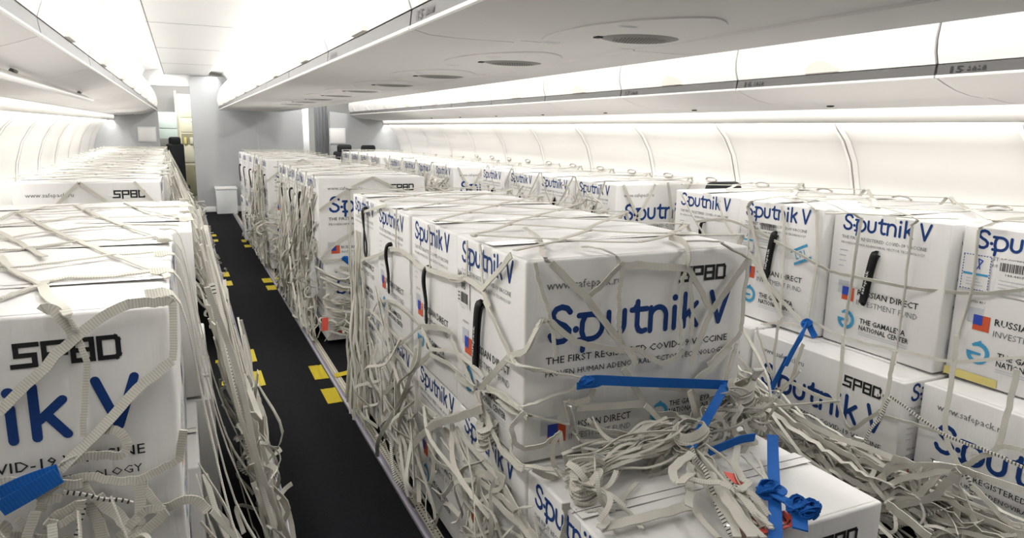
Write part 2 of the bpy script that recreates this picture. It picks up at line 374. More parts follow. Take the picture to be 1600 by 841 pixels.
WP = [(3.80, 0.0), (3.855, 0.35), (3.88, 0.75), (3.875, 1.0), (3.855, 1.16), (3.80, 1.34), (3.72, 1.47), (3.645, 1.542), (3.612, 1.590), (3.590, 1.645)]
TP = [(3.545, 1.600), (3.541, 1.578), (3.535, 1.573), (3.529, 1.580), (3.524, 1.612), (3.520, 1.662), (3.55, 1.67)]
mir = lambda pr: [(2.535 - x, z) for x, z in pr]
def sidewall(name, right):
    f = (lambda p: p) if right else mir
    bm = bmesh.new()
    ys = [YA, YB + 0.9]
    rows = sweep_y(bm, f(WP), ys, 0)
    sweep_y(bm, f(TP), ys, 0)
    sweep_y(bm, f([(3.590, 1.645), (3.55, 1.67), (3.56, 2.55)]), ys, 0)
    y = 3.12 - 1.07 * 5
    while y < YB:
        wp = f(WP); cx = 1.27
        def inset(d): return [(x + (d if x < cx else -d), z) for x, z in wp]
        for (a, b, d0, d1, mi) in ((-0.035, -0.006, 0.004, 0.014, 0), (-0.006, 0.006, 0.0105, 0.0105, 1), (0.006, 0.035, 0.014, 0.004, 0)):
            A = [bm.verts.new((x, y + a, z)) for x, z in inset(d0)]; B = [bm.verts.new((x, y + b, z)) for x, z in inset(d1)]
            for i in range(len(A) - 1): bm.faces.new((A[i], A[i + 1], B[i + 1], B[i])).material_index = mi
        y += 1.07
    struct(obj(name, bm, ['wall', 'ribgap']))
sidewall('wall_right', True); sidewall('wall_left', False)
bm = bmesh.new(); box(bm, -1.6, 4.0, YA - 0.06, YA, -0.05, 2.6); struct(obj('wall_back_added', bm, 'part', smooth=False))  # added unseen end wall behind the camera, grey to limit bounce light
bm = bmesh.new(); box(bm, -1.6, 4.0, 16.4, 16.46, -0.05, 2.6); struct(obj('wall_galley', bm, 'panel', smooth=False))
for k, (x0, x1) in enumerate(((-0.75, 0.19), (2.02, 3.1))):
    bm = bmesh.new(); box(bm, x0, x1, 13.57, 13.62, 2.16, 2.52, 0, 0.006); struct(obj('trim_%d' % (k + 9), bm, 'ceil', smooth=False))

# ceiling: raised coves with a flat panel over each aisle, closed above the bins
bm = bmesh.new()
box(bm, -1.6, 4.0, YA, 16.4, 2.52, 2.56)
for a, b in ((-0.52, 0.76), (1.54, 3.02)):
    w = b - a; p0 = a + 0.24 * w; p1 = b - 0.22 * w
    panel_sweep(bm, [(b + 0.04, 2.27), (b - 0.04, 2.40), (p1 + 0.06, 2.43), (p1 + 0.02, 2.40), (p1, 2.345), (p0, 2.345), (p0 - 0.02, 2.40), (p0 - 0.06, 2.43), (a + 0.04, 2.40), (a - 0.04, 2.27)], -0.012, YA, YB + 0.9)
    y = 0.4
    while y < YB:            # transverse panel joints
        box(bm, p0 + 0.01, p1 - 0.01, y - 0.002, y + 0.002, 2.3435, 2.3465, 1); y += 2.14
    for x in (p0 + 0.02,):
        box(bm, x - 0.003, x + 0.003, YA, YB + 0.5, 2.3435, 2.3465, 1)
struct(obj('ceiling', bm, ['ceil', 'gap']))

# partition walls at the far end
def prism(bm, pts, y0, y1, mi=0):
    a = [bm.verts.new((x, y0, z)) for x, z in pts]; b = [bm.verts.new((x, y1, z)) for x, z in pts]
    n = len(pts)
    bm.faces.new(a).material_index = mi; bm.faces.new(b[::-1]).material_index = mi
    for i in range(n): bm.faces.new((a[(i + 1) % n], a[i], b[i], b[(i + 1) % n])).material_index = mi
    bmesh.ops.recalc_face_normals(bm, faces=bm.faces[:])
bm = bmesh.new(); box(bm, 0.18, 2.03, 13.5, 13.56, 0, 2.34, 0, 0.01)
box(bm, 1.236, 1.244, 13.4975, 13.5, 0.1, 1.72, 1); struct(obj('wall_front', bm, ['part', 'pale'], smooth=True))
bm = bmesh.new(); box(bm, 0.19, 2.02, 13.485, 13.5, 0.0, 0.10, 0, 0.004); struct(obj('baseboard_front', bm, 'panel'))
side = [(x, z) for x, z in WP[:-2]] + [(3.56, 1.62), (3.5, 1.66), (2.9, 1.76), (2.52, 1.80)]
bm = bmesh.new(); prism(bm, [(2.52, 0)] + side, 13.5, 13.55); struct(obj('wall_front_right', bm, 'part', smooth=False))
bm = bmesh.new(); prism(bm, [(-0.34, 0)] + mir(WP[:-2]) + [(-1.03, 1.62), (-0.97, 1.66), (-0.5, 1.76), (-0.34, 1.80)], 13.5, 13.55); struct(obj('wall_front_left', bm, 'part', smooth=False))
bm = bmesh.new()
pts = [(2.25 + 0.03 * i, 13.62 + (0.02 if i % 2 else -0.02)) for i in range(10)]
a = [bm.verts.new((x, y, 0.02)) for x, y in pts]; b = [bm.verts.new((x, y, 2.2)) for x, y in pts]
for i in range(9): bm.faces.new((a[i], a[i + 1], b[i + 1], b[i]))
r = bmesh.ops.solidify(bm, geom=bm.faces[:], thickness=0.008)
tag(obj('doorway_curtain', bm, 'part'), 'grey curtain gathered at the doorway beside the far right partition', 'curtain')

# ------------------------------------------------------------------ overhead bins
ORD = ['first', 'second', 'third', 'fourth', 'fifth', 'sixth', 'seventh', 'eighth', 'ninth', 'tenth', 'eleventh', 'twelfth', 'thirteenth', 'fourteenth', 'fifteenth']
DOORP = [(0.005, 0.052), (-0.012, 0.10), (-0.016, 0.155), (-0.006, 0.22), (0.020, 0.30), (0.062, 0.38), (0.125, 0.455), (0.185, 0.50)]   # offsets from the lip, outward positive
STRIPP = [(0.0, 0.004), (0.006, 0.048)]
def put_text(bm, s, o, ux, uy, w, h, mi):
    A = Art(); A.text(s, 0, 0, w, h, mi, 0.01); A.put(bm, o, ux, uy)
def latch_bm(xl, sgn, zl, y, bmx):
    # oval paddle latch on the lower edge of the door
    c = Vector((xl - sgn * 0.012 * 0, y, zl + 0.075))
    n = 14; ring0 = []; ring1 = []
    for i in range(n + 1):
        a = math.pi * i / n
        dy, dz = 0.105 * math.cos(a), 0.062 * math.sin(a)
        t = (dz) / 0.35
        x = xl + sgn * (0.005 - 0.32 * dz + 1.2 * dz * dz)
        ring0.append(bmx.verts.new((x + sgn * 0.004, y + dy, zl + 0.052 + dz)))
        ring1.append(bmx.verts.new((x - sgn * 0.014, y + dy * 0.9, zl + 0.055 + dz * 0.88)))
    for i in range(n): bmx.faces.new((ring0[i], ring0[i + 1], ring1[i + 1], ring1[i]))
    bmx.faces.new(ring1); bmx.faces.new((ring0[0], ring1[0], ring1[-1], ring0[-1]))
    bmesh.ops.recalc_face_normals(bmx, faces=bmx.faces[:])
def bin_row(row, xl, zl, sgn, y0, pitch, n, under, label, group, latch_at=0.5, seatno=None, both=None):
    for k in range(n):
        ya, yb = y0 + k * pitch + 0.004, y0 + (k + 1) * pitch - 0.004
        if yb > 13.46: yb = 13.46
        if yb - ya < 0.3: break
        root = empty('overhead_bin', (xl, ya, zl), label % ORD[k], 'overhead bin', group)
        inv = lambda o: setattr(o, 'location', (-xl, -ya, -zl))
        bm = bmesh.new(); panel_sweep(bm, under, 0.012, ya, yb)
        # the bright rolled lip under the strip
        sides = [(xl, sgn)] + ([(both, -sgn)] if both else [])
        for X, S in sides:
            tube(bm, [Vector((X + S * 0.004, ya, zl)), Vector((X + S * 0.004, yb, zl))], 0.0075, 8, 1)
        o = obj('shell', bm, ['under', 'panel'], root); inv(o)
        for X, S in sides:
            bm = bmesh.new(); panel_sweep(bm, [(X + S * a, zl + b) for a, b in STRIPP][::S], -0.008, ya + 0.002, yb - 0.002)
            so = obj('label_strip', bm, 'strip', root); inv(so)
            if seatno and k in seatno:
                bm = bmesh.new()
                ux = (0, -S, 0); fx = X - S * 0.0015
                A = Art(); A.text(seatno[k], 0, 0, 0.055, 0.026, 2, 0.02)
                for q in range(4): A.rect(0.070 + q * 0.020, 0.003, 0.084 + q * 0.020, 0.010 + 0.006 * (q % 2), 2); A.rect(0.074 + q * 0.020, 0.014, 0.080 + q * 0.020, 0.022, 2)
                A.put(bm, (fx, yb - 0.06 if S > 0 else ya + 0.05, zl + 0.012), ux, Vector((S * 0.13, 0, 0.99)))
                t = obj('seat_row_number', bm, CARTON_MATS, so, smooth=False)
            bm = bmesh.new(); panel_sweep(bm, [(X + S * a, zl + b) for a, b in DOORP][::S], -0.014, ya + 0.003, yb - 0.003)
            d = obj('door', bm, 'panel', root); inv(d)
            bm = bmesh.new(); latch_bm(X, S, zl, ya + (yb - ya) * latch_at, bm)
            obj('latch', bm, 'latch', d)
UR = [(2.885, 1.746), (2.95, 1.722), (3.03, 1.697), (3.12, 1.680), (3.22, 1.672), (3.24, 1.676), (3.46, 1.652), (3.47, 1.665)]
bin_row('right', 2.88, 1.748, 1, 2.0 - 1.18 * 3 + 0.01, 1.18, 13, UR, 'white overhead bin above the right window wall, %s from the camera end', 'bins over the right wall row', seatno={3: '16', 2: '15', 4: '17'})
bin_row('left', -0.345, 1.748, -1, 2.47 - 1.25 * 3, 1.25, 12, mir(UR)[::-1], 'white overhead bin above the left window wall, %s from the camera end', 'bins over the left wall row')
UC = [(0.612, 1.778), (0.66, 1.766), (0.74, 1.762), (0.93, 1.762), (0.935, 1.768), (1.36, 1.768), (1.365, 1.762), (1.55, 1.762), (1.64, 1.766), (1.688, 1.778)]
bin_row('middle', 0.605, 1.780, 1, 2.0 - 1.25 * 2, 1.25, 11, UC, 'wide white overhead bin hanging over the middle cargo row, %s from the camera end', 'bins over the middle row', seatno={1: '15', 2: '16'}, both=1.695)

# service panels with oval air grilles under the middle bins
def service_panel(y, i):
    root = empty('service_panel', (1.15, y, 1.768), 'flush service panel with oval dark grille under the middle bins, %s from the camera' % ORD[i], 'service panel', 'service panels under the middle bins')
    bm = bmesh.new()
    n = 40; t, b = [], []
    for k in range(n):        # lens-shaped plate
        a = 2 * math.pi * k / n
        t.append(bm.verts.new((0.205 * math.cos(a), 0.37 * math.sin(a) * (1 - 0.15 * abs(math.cos(a))), -0.004))); b.append(bm.verts.new((0.205 * math.cos(a), 0.37 * math.sin(a) * (1 - 0.15 * abs(math.cos(a))), 0.002)))
    bm.faces.new(t[::-1])
    for k in range(n): bm.faces.new((t[k], t[(k + 1) % n], b[(k + 1) % n], b[k]))
    bmesh.ops.recalc_face_normals(bm, faces=bm.faces[:]); obj('plate', bm, 'under', root)
    bm = bmesh.new(); n = 28
    t = [bm.verts.new((0.06 + 0.095 * math.cos(2 * math.pi * k / n), 0.02 + 0.075 * math.sin(2 * math.pi * k / n), -0.009)) for k in range(n)]
    b = [bm.verts.new((0.06 + 0.125 * math.cos(2 * math.pi * k / n), 0.02 + 0.095 * math.sin(2 * math.pi * k / n), -0.003)) for k in range(n)]
    bm.faces.new(t[::-1])
    for k in range(n): bm.faces.new((t[k], t[(k + 1) % n], b[(k + 1) % n], b[k]))
    for p in range(-8, 9):
        for q in range(-6, 7):
            if (p / 8.5) ** 2 + (q / 6.5) ** 2 < 0.9:
                c = (0.06 + p * 0.0105 + (q % 2) * 0.005, 0.02 + q * 0.0105)
                v = [bm.verts.new((c[0] + 0.0033 * math.cos(k * math.pi / 3), c[1] + 0.0033 * math.sin(k * math.pi / 3), -0.0096)) for k in range(6)]
                bm.faces.new(v[::-1]).material_index = 1
    bmesh.ops.recalc_face_normals(bm, faces=bm.faces[:]); obj('grille', bm, ['grille', 'hole'], root)
    for dy, dx in ((-0.16, -0.10), (0.22, -0.12)):
        bm = bmesh.new(); lump(bm, (dx, dy, -0.004), 0.030, 0.014, 0.006); obj('reading_light', bm, 'lamp', root)
    bm = bmesh.new(); box(bm, -0.075, -0.055, 0.03, 0.055, -0.008, -0.003, 0, 0.002); obj('sensor', bm, 'black', root)
for i in range(9): service_panel(1.73 + 0.865 * i, i)
# underside vents of the right bins
for i in range(8):
    bm = bmesh.new(); lump(bm, (3.34, 1.75 + 1.18 * i, 1.663), 0.012, 0.028, 0.006)
    tag(obj('air_nozzle', bm, 'black'), 'small black air nozzle under the right bins, %s from the camera' % ORD[i], 'air nozzle', 'air nozzles under the right bins')
# fold-down panel hanging under the left bins
root = empty('drop_panel', (-0.50, 0.9, 1.655), 'white hinged panel dropped open under the nearest left bins', 'service panel')
bm = bmesh.new(); box(bm, -0.030, 0.030, 0, 4.2, -0.010, 0.006, 0, 0.004); o = obj('panel', bm, 'panel', root); o.rotation_euler = (0, math.radians(35), 0)
bm = bmesh.new(); box(bm, -0.020, 0.014, 1.15, 1.75, -0.0125, -0.0095, 0, 0.001); o = obj('instruction_placard', bm, 'pale', root); o.rotation_euler = (0, math.radians(35), 0)
bm = bmesh.new()
for y in (0.3, 2.1, 3.9): box(bm, -0.036, -0.022, y, y + 0.08, -0.002, 0.016, 0, 0.003)
o = obj('hinge', bm, 'strip', root); o.rotation_euler = (0, math.radians(35), 0)
# oval lips of the closed window shades along the right wall
for i in range(14):
    y = 2.80 + 0.56 * (i - 1)
    bm = bmesh.new()
    pts = [Vector((3.853, y + 0.062 * math.cos(2 * math.pi * k / 20), 1.140 + 0.017 * math.sin(2 * math.pi * k / 20))) for k in range(21)]
    tube(bm, pts, 0.006, 6, 0); lump(bm, (3.858, y, 1.14), 0.006, 0.055, 0.013, 1)
    tag(obj('shade_grip', bm, ['ring', 'panel']), 'oval window shade grip on the right sidewall, %s from the camera' % ORD[i], 'shade grip', 'shade grips on the right sidewall')

# ------------------------------------------------------------------ far end
for x0, x1, z0, z1, lb in ((-0.665, -0.385, 1.225, 1.475, 'white square board mounted on the far left partition'), (2.50, 2.80, 1.21, 1.50, 'white square board mounted on the far right partition')):
    root = empty('wall_board', ((x0 + x1) / 2, 13.5, z0), lb, 'board')
    w = (x1 - x0) / 2; h = z1 - z0
    bm = bmesh.new(); box(bm, -w, w, -0.022, 0, 0, h, 0, 0.006); obj('frame', bm, 'board', root)
    bm = bmesh.new(); box(bm, -w + 0.02, w - 0.02, -0.026, -0.021, 0.02, h - 0.02, 0, 0.002); obj('sheet', bm, 'panel', root)
root = empty('step_box', (0.64, 13.3, 0), 'pale grey box standing against the foot of the far partition', 'box')
bm = bmesh.new(); box(bm, -0.17, 0.17, -0.18, 0.18, 0, 0.42, 0, 0.012); obj('body', bm, 'board', root)
bm = bmesh.new(); box(bm, -0.18, 0.18, -0.19, 0.19, 0.42, 0.46, 0, 0.010); obj('lid', bm, 'panel', root)
root = empty('galley_cabinet', (0.12, 15.2, 0), 'cream galley cabinet seen through the left doorway', 'cabinet')
bm = bmesh.new(); box(bm, -0.16, 0.34, 0.0, 0.6, 0, 2.1, 0, 0.01); box(bm, -0.20, -0.16, -0.05, 0.6, 0, 2.15, 0, 0.006); obj('body', bm, 'galley', root)
for k, (z0, z1, m) in enumerate(((0.15, 0.75, 'galleyd'), (0.80, 1.12, 'galley'), (1.38, 1.62, 'galley'), (1.66, 2.0, 'galley'))):
    bm = bmesh.new(); box(bm, -0.12, 0.32, -0.014, 0, z0, z1, 0, 0.006); d = obj('door', bm, m, root)
    bm = bmesh.new(); box(bm, 0.06, 0.14, -0.026, -0.012, z1 - 0.04, z1 - 0.02, 0, 0.004); obj('handle', bm, 'steel', d)
bm = bmesh.new(); box(bm, -0.12, 0.32, -0.005, 0.01, 1.15, 1.35); obj('open_shelf', bm, 'galleyd', root)
for k, (x, w, c) in enumerate(((-0.06, 0.05, 'kraft'), (0.05, 0.06, 'galley'), (0.18, 0.05, 'black'))):
    bm = bmesh.new(); box(bm, x - w / 2, x + w / 2, -0.05, -0.006, 0, 0.13, 0, 0.01); o = obj('galley_tin', bm, c); o.location = (0.12, 15.2, 1.15)
    tag(o, ('yellow', 'cream', 'black')[k] + ' tin on the open galley shelf behind the left doorway', 'tin')
root = empty('wall_cabinet', (-0.22, 15.0, 1.25), 'pale mint cabinet high on the wall beyond the left doorway', 'cabinet')
bm = bmesh.new(); box(bm, -0.16, 0.16, 0, 0.3, 0, 0.5, 0, 0.01); obj('body', bm, 'mint', root)
bm = bmesh.new(); box(bm, -0.15, 0.15, -0.012, 0, 0.20, 0.49, 0, 0.005); obj('door', bm, 'mint', root)
def seatback(x, y, z, rz, label):
    root = empty('folded_seat', (x, y, 0), label, 'seat', None, rz)
    bm = bmesh.new(); box(bm, -0.20, 0.20, -0.05, 0.05, 0.40, z - 0.12, 0, 0.04, 3); obj('backrest', bm, 'seat', root)
    bm = bmesh.new(); box(bm, -0.13, 0.13, -0.045, 0.045, z - 0.16, z, 0, 0.04, 3); obj('headrest', bm, 'seat', root)
    bm = bmesh.new(); box(bm, -0.22, 0.22, -0.10, 0.30, 0.32, 0.42, 0, 0.03, 3); obj('seat', bm, 'seat', root)
    for s in (-1, 1):
        bm = bmesh.new(); box(bm, s * 0.18 - 0.02, s * 0.18 + 0.02, 0.0, 0.22, 0, 0.34, 0, 0.008); obj('leg', bm, 'steel', root)
seatback(-0.12, 14.3, 1.30, 0.9, 'black crew seat beyond the left doorway')
seatback(2.66, 12.95, 1.21, 0.0, 'black seat standing before the far right partition, nearer the curtain')
seatback(3.0, 12.55, 1.21, 0.0, 'black seat behind the farthest cargo of the right wall row')
bm = bmesh.new(); box(bm, 2.06, 2.24, 14.2, 14.24, 0.9, 2.0, 0, 0.005); box(bm, 2.05, 2.25, 14.24, 14.5, 0, 2.1); tag(obj('lit_cabinet', bm, ['lamp']), 'white cabinet seen through the right doorway', 'cabinet')
seatback(3.08, 3.46, 1.205, 0.0, 'dark seat top showing behind the nearest cargo of the right wall row')

# ------------------------------------------------------------------ cartons
MESHES = [carton_mesh(0, s) for s in (1, 2, 3)]
def handle_mesh(kind):
    """black lanyard loop hanging out of the carton's narrow face: x outward, z down from the fixing"""
    bm = bmesh.new()
    if kind == 0:      # closed flat loop hanging straight
        p = spline([(0, 0, 0), (0.02, 0.002, -0.01), (0.022, 0.006, -0.06), (0.012, 0.016, -0.13), (0.012, 0.022, -0.185), (0.014, 0.012, -0.21), (0.016, 0.004, -0.185), (0.020, 0.004, -0.12), (0.030, 0.0, -0.05), (0.024, -0.004, -0.004), (0, -0.004, 0.004)], 4)
    elif kind == 1:    # open tear-drop loop
        p = spline([(0, 0, 0), (0.018, 0.0, -0.02), (0.016, 0.012, -0.10), (0.012, 0.034, -0.18), (0.012, 0.022, -0.225), (0.012, -0.008, -0.225), (0.014, -0.022, -0.17), (0.022, -0.010, -0.09), (0.026, -0.003, -0.01), (0, -0.003, 0.005)], 4)
    else:              # folded strip
        p = spline([(0, 0, 0), (0.012, 0.0, -0.01), (0.014, 0.012, -0.08), (0.010, 0.03, -0.19), (0.016, 0.034, -0.192), (0.022, 0.016, -0.08), (0.020, 0.004, 0.0), (0, 0.002, 0.006)], 4)
    p = [Vector((q.x, -q.y, q.z)) for q in p]
    ribbon(bm, p, 0.017 if kind < 2 else 0.025, 0.0025, (1, 0.15, 0), t0=0)
    a = Art(); a.text('safepack', 0, 0, 0.10, 0.013, 1, 0.01)
    a.put(bm, (0.0245, -0.030 if kind < 2 else -0.026, -0.165), Vector((0, 0.14, 0.99)), Vector((0, -0.99, 0.14)))
    me = bpy.data.meshes.new('handle_strap'); bm.to_mesh(me); bm.free()
    me.materials.append(M['handle']); me.materials.append(M['lettering'])
    me.shade_smooth(); return me
HM = [handle_mesh(k) for k in range(3)]
def carton(x, y, z, label, group, rz=0.0, m=None, hk=None, hpos=(0.0, 0.40), yaw=0.0):
    """x, y: centre of the carton; rz turns its long side"""
    root = empty('carton', (x, y, z), label, 'carton', group, rz + yaw)
    o = bpy.data.objects.new('body', MESHES[R.randrange(3) if m is None else m]); link(o, root)
    if hk is not None:
        h = bpy.data.objects.new('handle_strap', HM[hk]); link(h, root)
        h.location = (-LX / 2 - 0.001, hpos[0], hpos[1]); h.rotation_euler = (0, 0, math.pi)
    return root
Z1, Z2 = 0.028, 0.603
def nth(k): return ORD[k]
def stack(xl, y0, n, nlow, where, group, jit=0.008, dx=0.0, handles=None, lowdx=0.0):
    """a two-layer stack: cartons lie across the cabin, their narrow faces along the aisle; xl: aisle-side face"""
    for layer, (z, cnt, ys) in enumerate(((Z1, nlow, y0 - (nlow - n) * 0.515), (Z2, n, y0))):
        for k in range(cnt):
            lab = '%s white carton from the camera end, %s layer, %s' % (nth(k), ('lower', 'upper')[layer], where)
            hk = (k + layer) % 3 if handles else None
            carton(xl + LX / 2 + R.uniform(-jit, jit) + dx * k + (lowdx if layer == 0 else 0), ys + 0.515 * k + 0.2575, z, lab, group, hk=hk if (layer or k % 2) else None, hpos=(-0.03 + R.uniform(-.02, .02), 0.40), yaw=R.uniform(-0.008, 0.008))
# middle row
def midA():
    w, g = 'nearest middle stack', 'cartons of the nearest middle stack'
    for k in range(4):
        hk = (2, 0, 0, 1)[k]; hp = ((0.02, 0.385), (0.02, 0.405), (0.00, 0.415), (-0.06, 0.520))[k]
        carton(0.785 + LX / 2 + (0.0, 0.004, -0.004, 0.002)[k], 1.595 + 0.515 * k + 0.2565, Z2, '%s white carton from the camera end, upper layer, %s' % (nth(k), w), g, m=k % 3, hk=hk, hpos=hp)
    for k in range(5):
        carton(0.795 + LX / 2 + (0.0, -0.004, 0.006, 0.0, 0.004)[k], 1.07 + 0.515 * k + 0.2565, Z1, '%s white carton from the camera end, lower layer, %s' % (nth(k), w), g, m=(k + 1) % 3, hk=(None, None, 0, 1, 0)[k], hpos=(0.0, 0.40))
midA()
stack(0.81, 4.83, 4, 4, 'second middle stack', 'cartons of the second middle stack', handles=True, lowdx=0.02)
stack(0.775, 7.65, 5, 5, 'farthest middle stack', 'cartons of the farthest middle stack', handles=True, dx=-0.025)
# left wall row: the aisle side is the +x face
def leftrow(xr, y0, n, where, group, offs=None):
    for layer, z in enumerate((Z1, Z2)):
        for k in range(n):
            d = (offs[k] if offs else R.uniform(-0.02, 0.02)) + (0.03 if layer == 0 and k else 0.0)
            carton(xr - LX / 2 + d, y0 + 0.515 * k + 0.2575, z, '%s white carton from the camera end, %s layer, %s' % (nth(k), ('lower', 'upper')[layer], where), group)
leftrow(-0.045, 1.432, 4, 'nearest stack along the left wall', 'cartons of the nearest left stack', (0.0, 0.0, 0.055, 0.050))
leftrow(-0.145, 4.74, 4, 'second stack along the left wall', 'cartons of the second left stack')
leftrow(-0.20, 7.0, 4, 'third stack along the left wall', 'cartons of the third left stack')
leftrow(-0.25, 9.5, 4, 'farthest stack along the left wall', 'cartons of the farthest left stack')
# right wall row
w, g = 'nearest stack along the right wall', 'cartons of the nearest right stack'
for k, (yc, xf, hk, hp) in enumerate(((1.335, 2.545, 1, (-0.09, 0.42)), (1.855, 2.495, 2, (0.03, 0.405)), (2.375, 2.450, 2, (0.0, 0.42)), (2.895, 2.470, 0, (0.0, 0.42)))):
    carton(xf + LX / 2, yc, Z2 + 0.025, '%s white carton from the camera end, upper layer, %s' % (nth(k), w), g, m=k % 3, hk=hk, hpos=hp)
for k, (yc, xf) in enumerate(((1.195, 2.375), (1.965, 2.295), (2.74, 2.30))):
    carton(xf + DY / 2 + 0.03, yc, Z1 + 0.025, '%s long-side-out white carton from the camera, lower layer, %s' % (nth(k), w), g, rz=-math.pi / 2, m=k % 3)
stack(2.50, 3.81, 4, 4, 'second stack along the right wall', 'cartons of the second right stack', handles=True, dx=-0.025)
stack(2.20, 6.0, 4, 4, 'third stack along the right wall', 'cartons of the third right stack', handles=True, dx=-0.01)
stack(2.12, 8.25, 4, 4, 'farthest stack along the right wall', 'cartons of the farthest right stack', handles=True, dx=-0.01)

# shipping papers stuck on cartons (each lies on its carton: a thing of its own)
def sticker(name, origin, ux, uy, w, h, label, draw):
    bm = bmesh.new(); A = Art(); A.rect(0, 0, w, h, 0); A2 = Art(); draw(A2)
    o = Vector(origin); n = Vector(ux).cross(Vector(uy))
    A.put(bm, o + n * 0.001, ux, uy); A2.put(bm, o + n * 0.0016, ux, uy)
    for q in range(1): pass
    t = obj(name, bm, ['tape', 'blue', 'black', 'grey', 'red', 'flagblue', 'sky', 'pale'], None, smooth=False)
    return tag(t, label, 'label')
def barcode(A, x, y, w, h):
    rr = random.Random(3); p = x
    while p < x + w:
        b = rr.choice((0.0012, 0.0022, 0.0034)); A.rect(p, y, p + b, y + h, 2); p += b + rr.choice((0.0015, 0.003))
def dashed(A, w, h, s=0.010):
    k = 0
    while (k + 0.6) * s < w:
        for yy in (0.002, h - 0.004): A.rect(k * s, yy, (k + .6) * s, yy + 0.003, 1 if k % 2 else 5)
        k += 1
    k = 0
    while (k + 0.6) * s < h:
        for xx in (0.001, w - 0.004): A.rect(xx, k * s, xx + 0.003, (k + .6) * s, 1 if k % 2 else 5)
        k += 1
def d1(A):
    dashed(A, 0.10, 0.13); A.rect(0.006, 0.055, 0.094, 0.063, 6); A.stroke([(0.05, 0.075), (0.07, 0.11), (0.055, 0.115), (0.062, 0.08)], 0.004, 5)
    for k in range(3): A.rect(0.02, 0.018 + 0.011 * k, 0.08 - 0.01 * k, 0.022 + 0.011 * k, 7)
def d2(A):
    barcode(A, 0.008, 0.085, 0.10, 0.030); A.text('144-4407', 0.03, 0.070, 0.06, 0.008, 2)
    for k in range(4): A.rect(0.01, 0.012 + 0.013 * k, 0.10 - 0.012 * (k % 3), 0.015 + 0.013 * k, 7)
def d3(A):
    A.rect(0, 0.0, 0.10, 0.012, 6); A.text('LTU', 0.02, 0.022, 0.055, 0.028, 6, 0.02); A.rect(0, 0.058, 0.10, 0.07, 6)
def d4(A):
    A.text('144-4407', 0.006, 0.085, 0.092, 0.024, 2, 0.03); A.text('095', 0.035, 0.055, 0.036, 0.022, 2, 0.03); barcode(A, 0.03, 0.010, 0.06, 0.034)
    for k in range(3): A.rect(0.006, 0.012 + 0.012 * k, 0.022, 0.016 + 0.012 * k, 2)
Y_, Zv = (0, -1, 0), (0, 0, 1)
sticker('transport_label', (2.5435, 1.575, Z2 + 0.36), Y_, Zv, 0.10, 0.13, 'white transport label with blue dashed border on the nearest right upper carton', d1)
sticker('barcode_label', (2.5435, 1.455, Z2 + 0.36), Y_, Zv, 0.115, 0.125, 'white barcode label beside the black loop of the nearest right upper carton', d2)
sticker('transport_label', (2.4485, 2.61, Z2 + 0.34), Y_, Zv, 0.10, 0.13, 'white transport label with dashed border on the third right upper carton', d1)
sticker('barcode_label', (2.4485, 2.485, Z2 + 0.375), Y_, Zv, 0.10, 0.10, 'white barcode label behind the black strap of the third right upper carton', d2)
sticker('destination_label', (2.4485, 2.255, Z2 + 0.325), Vector((0, -0.9, 0.435)), Vector((0, 0.435, 0.9)), 0.10, 0.07, 'tilted pale blue destination label on the third right upper carton', d3)
sticker('air_waybill_label', (0.7838, 2.09, Z2 + 0.345), Y_, Zv, 0.105, 0.115, 'white waybill label with bold black number on the nearest middle upper carton', d4)
bm = bmesh.new()
A = Art(); A.rect(0, 0, 0.19, 0.03, 0); A.put(bm, (2.542, 1.59, Z2 + 0.029), Y_, Zv)
tag(obj('tape_strip', bm, 'kraft', smooth=False), 'strip of yellow tape along the foot of the nearest right upper carton', 'tape')

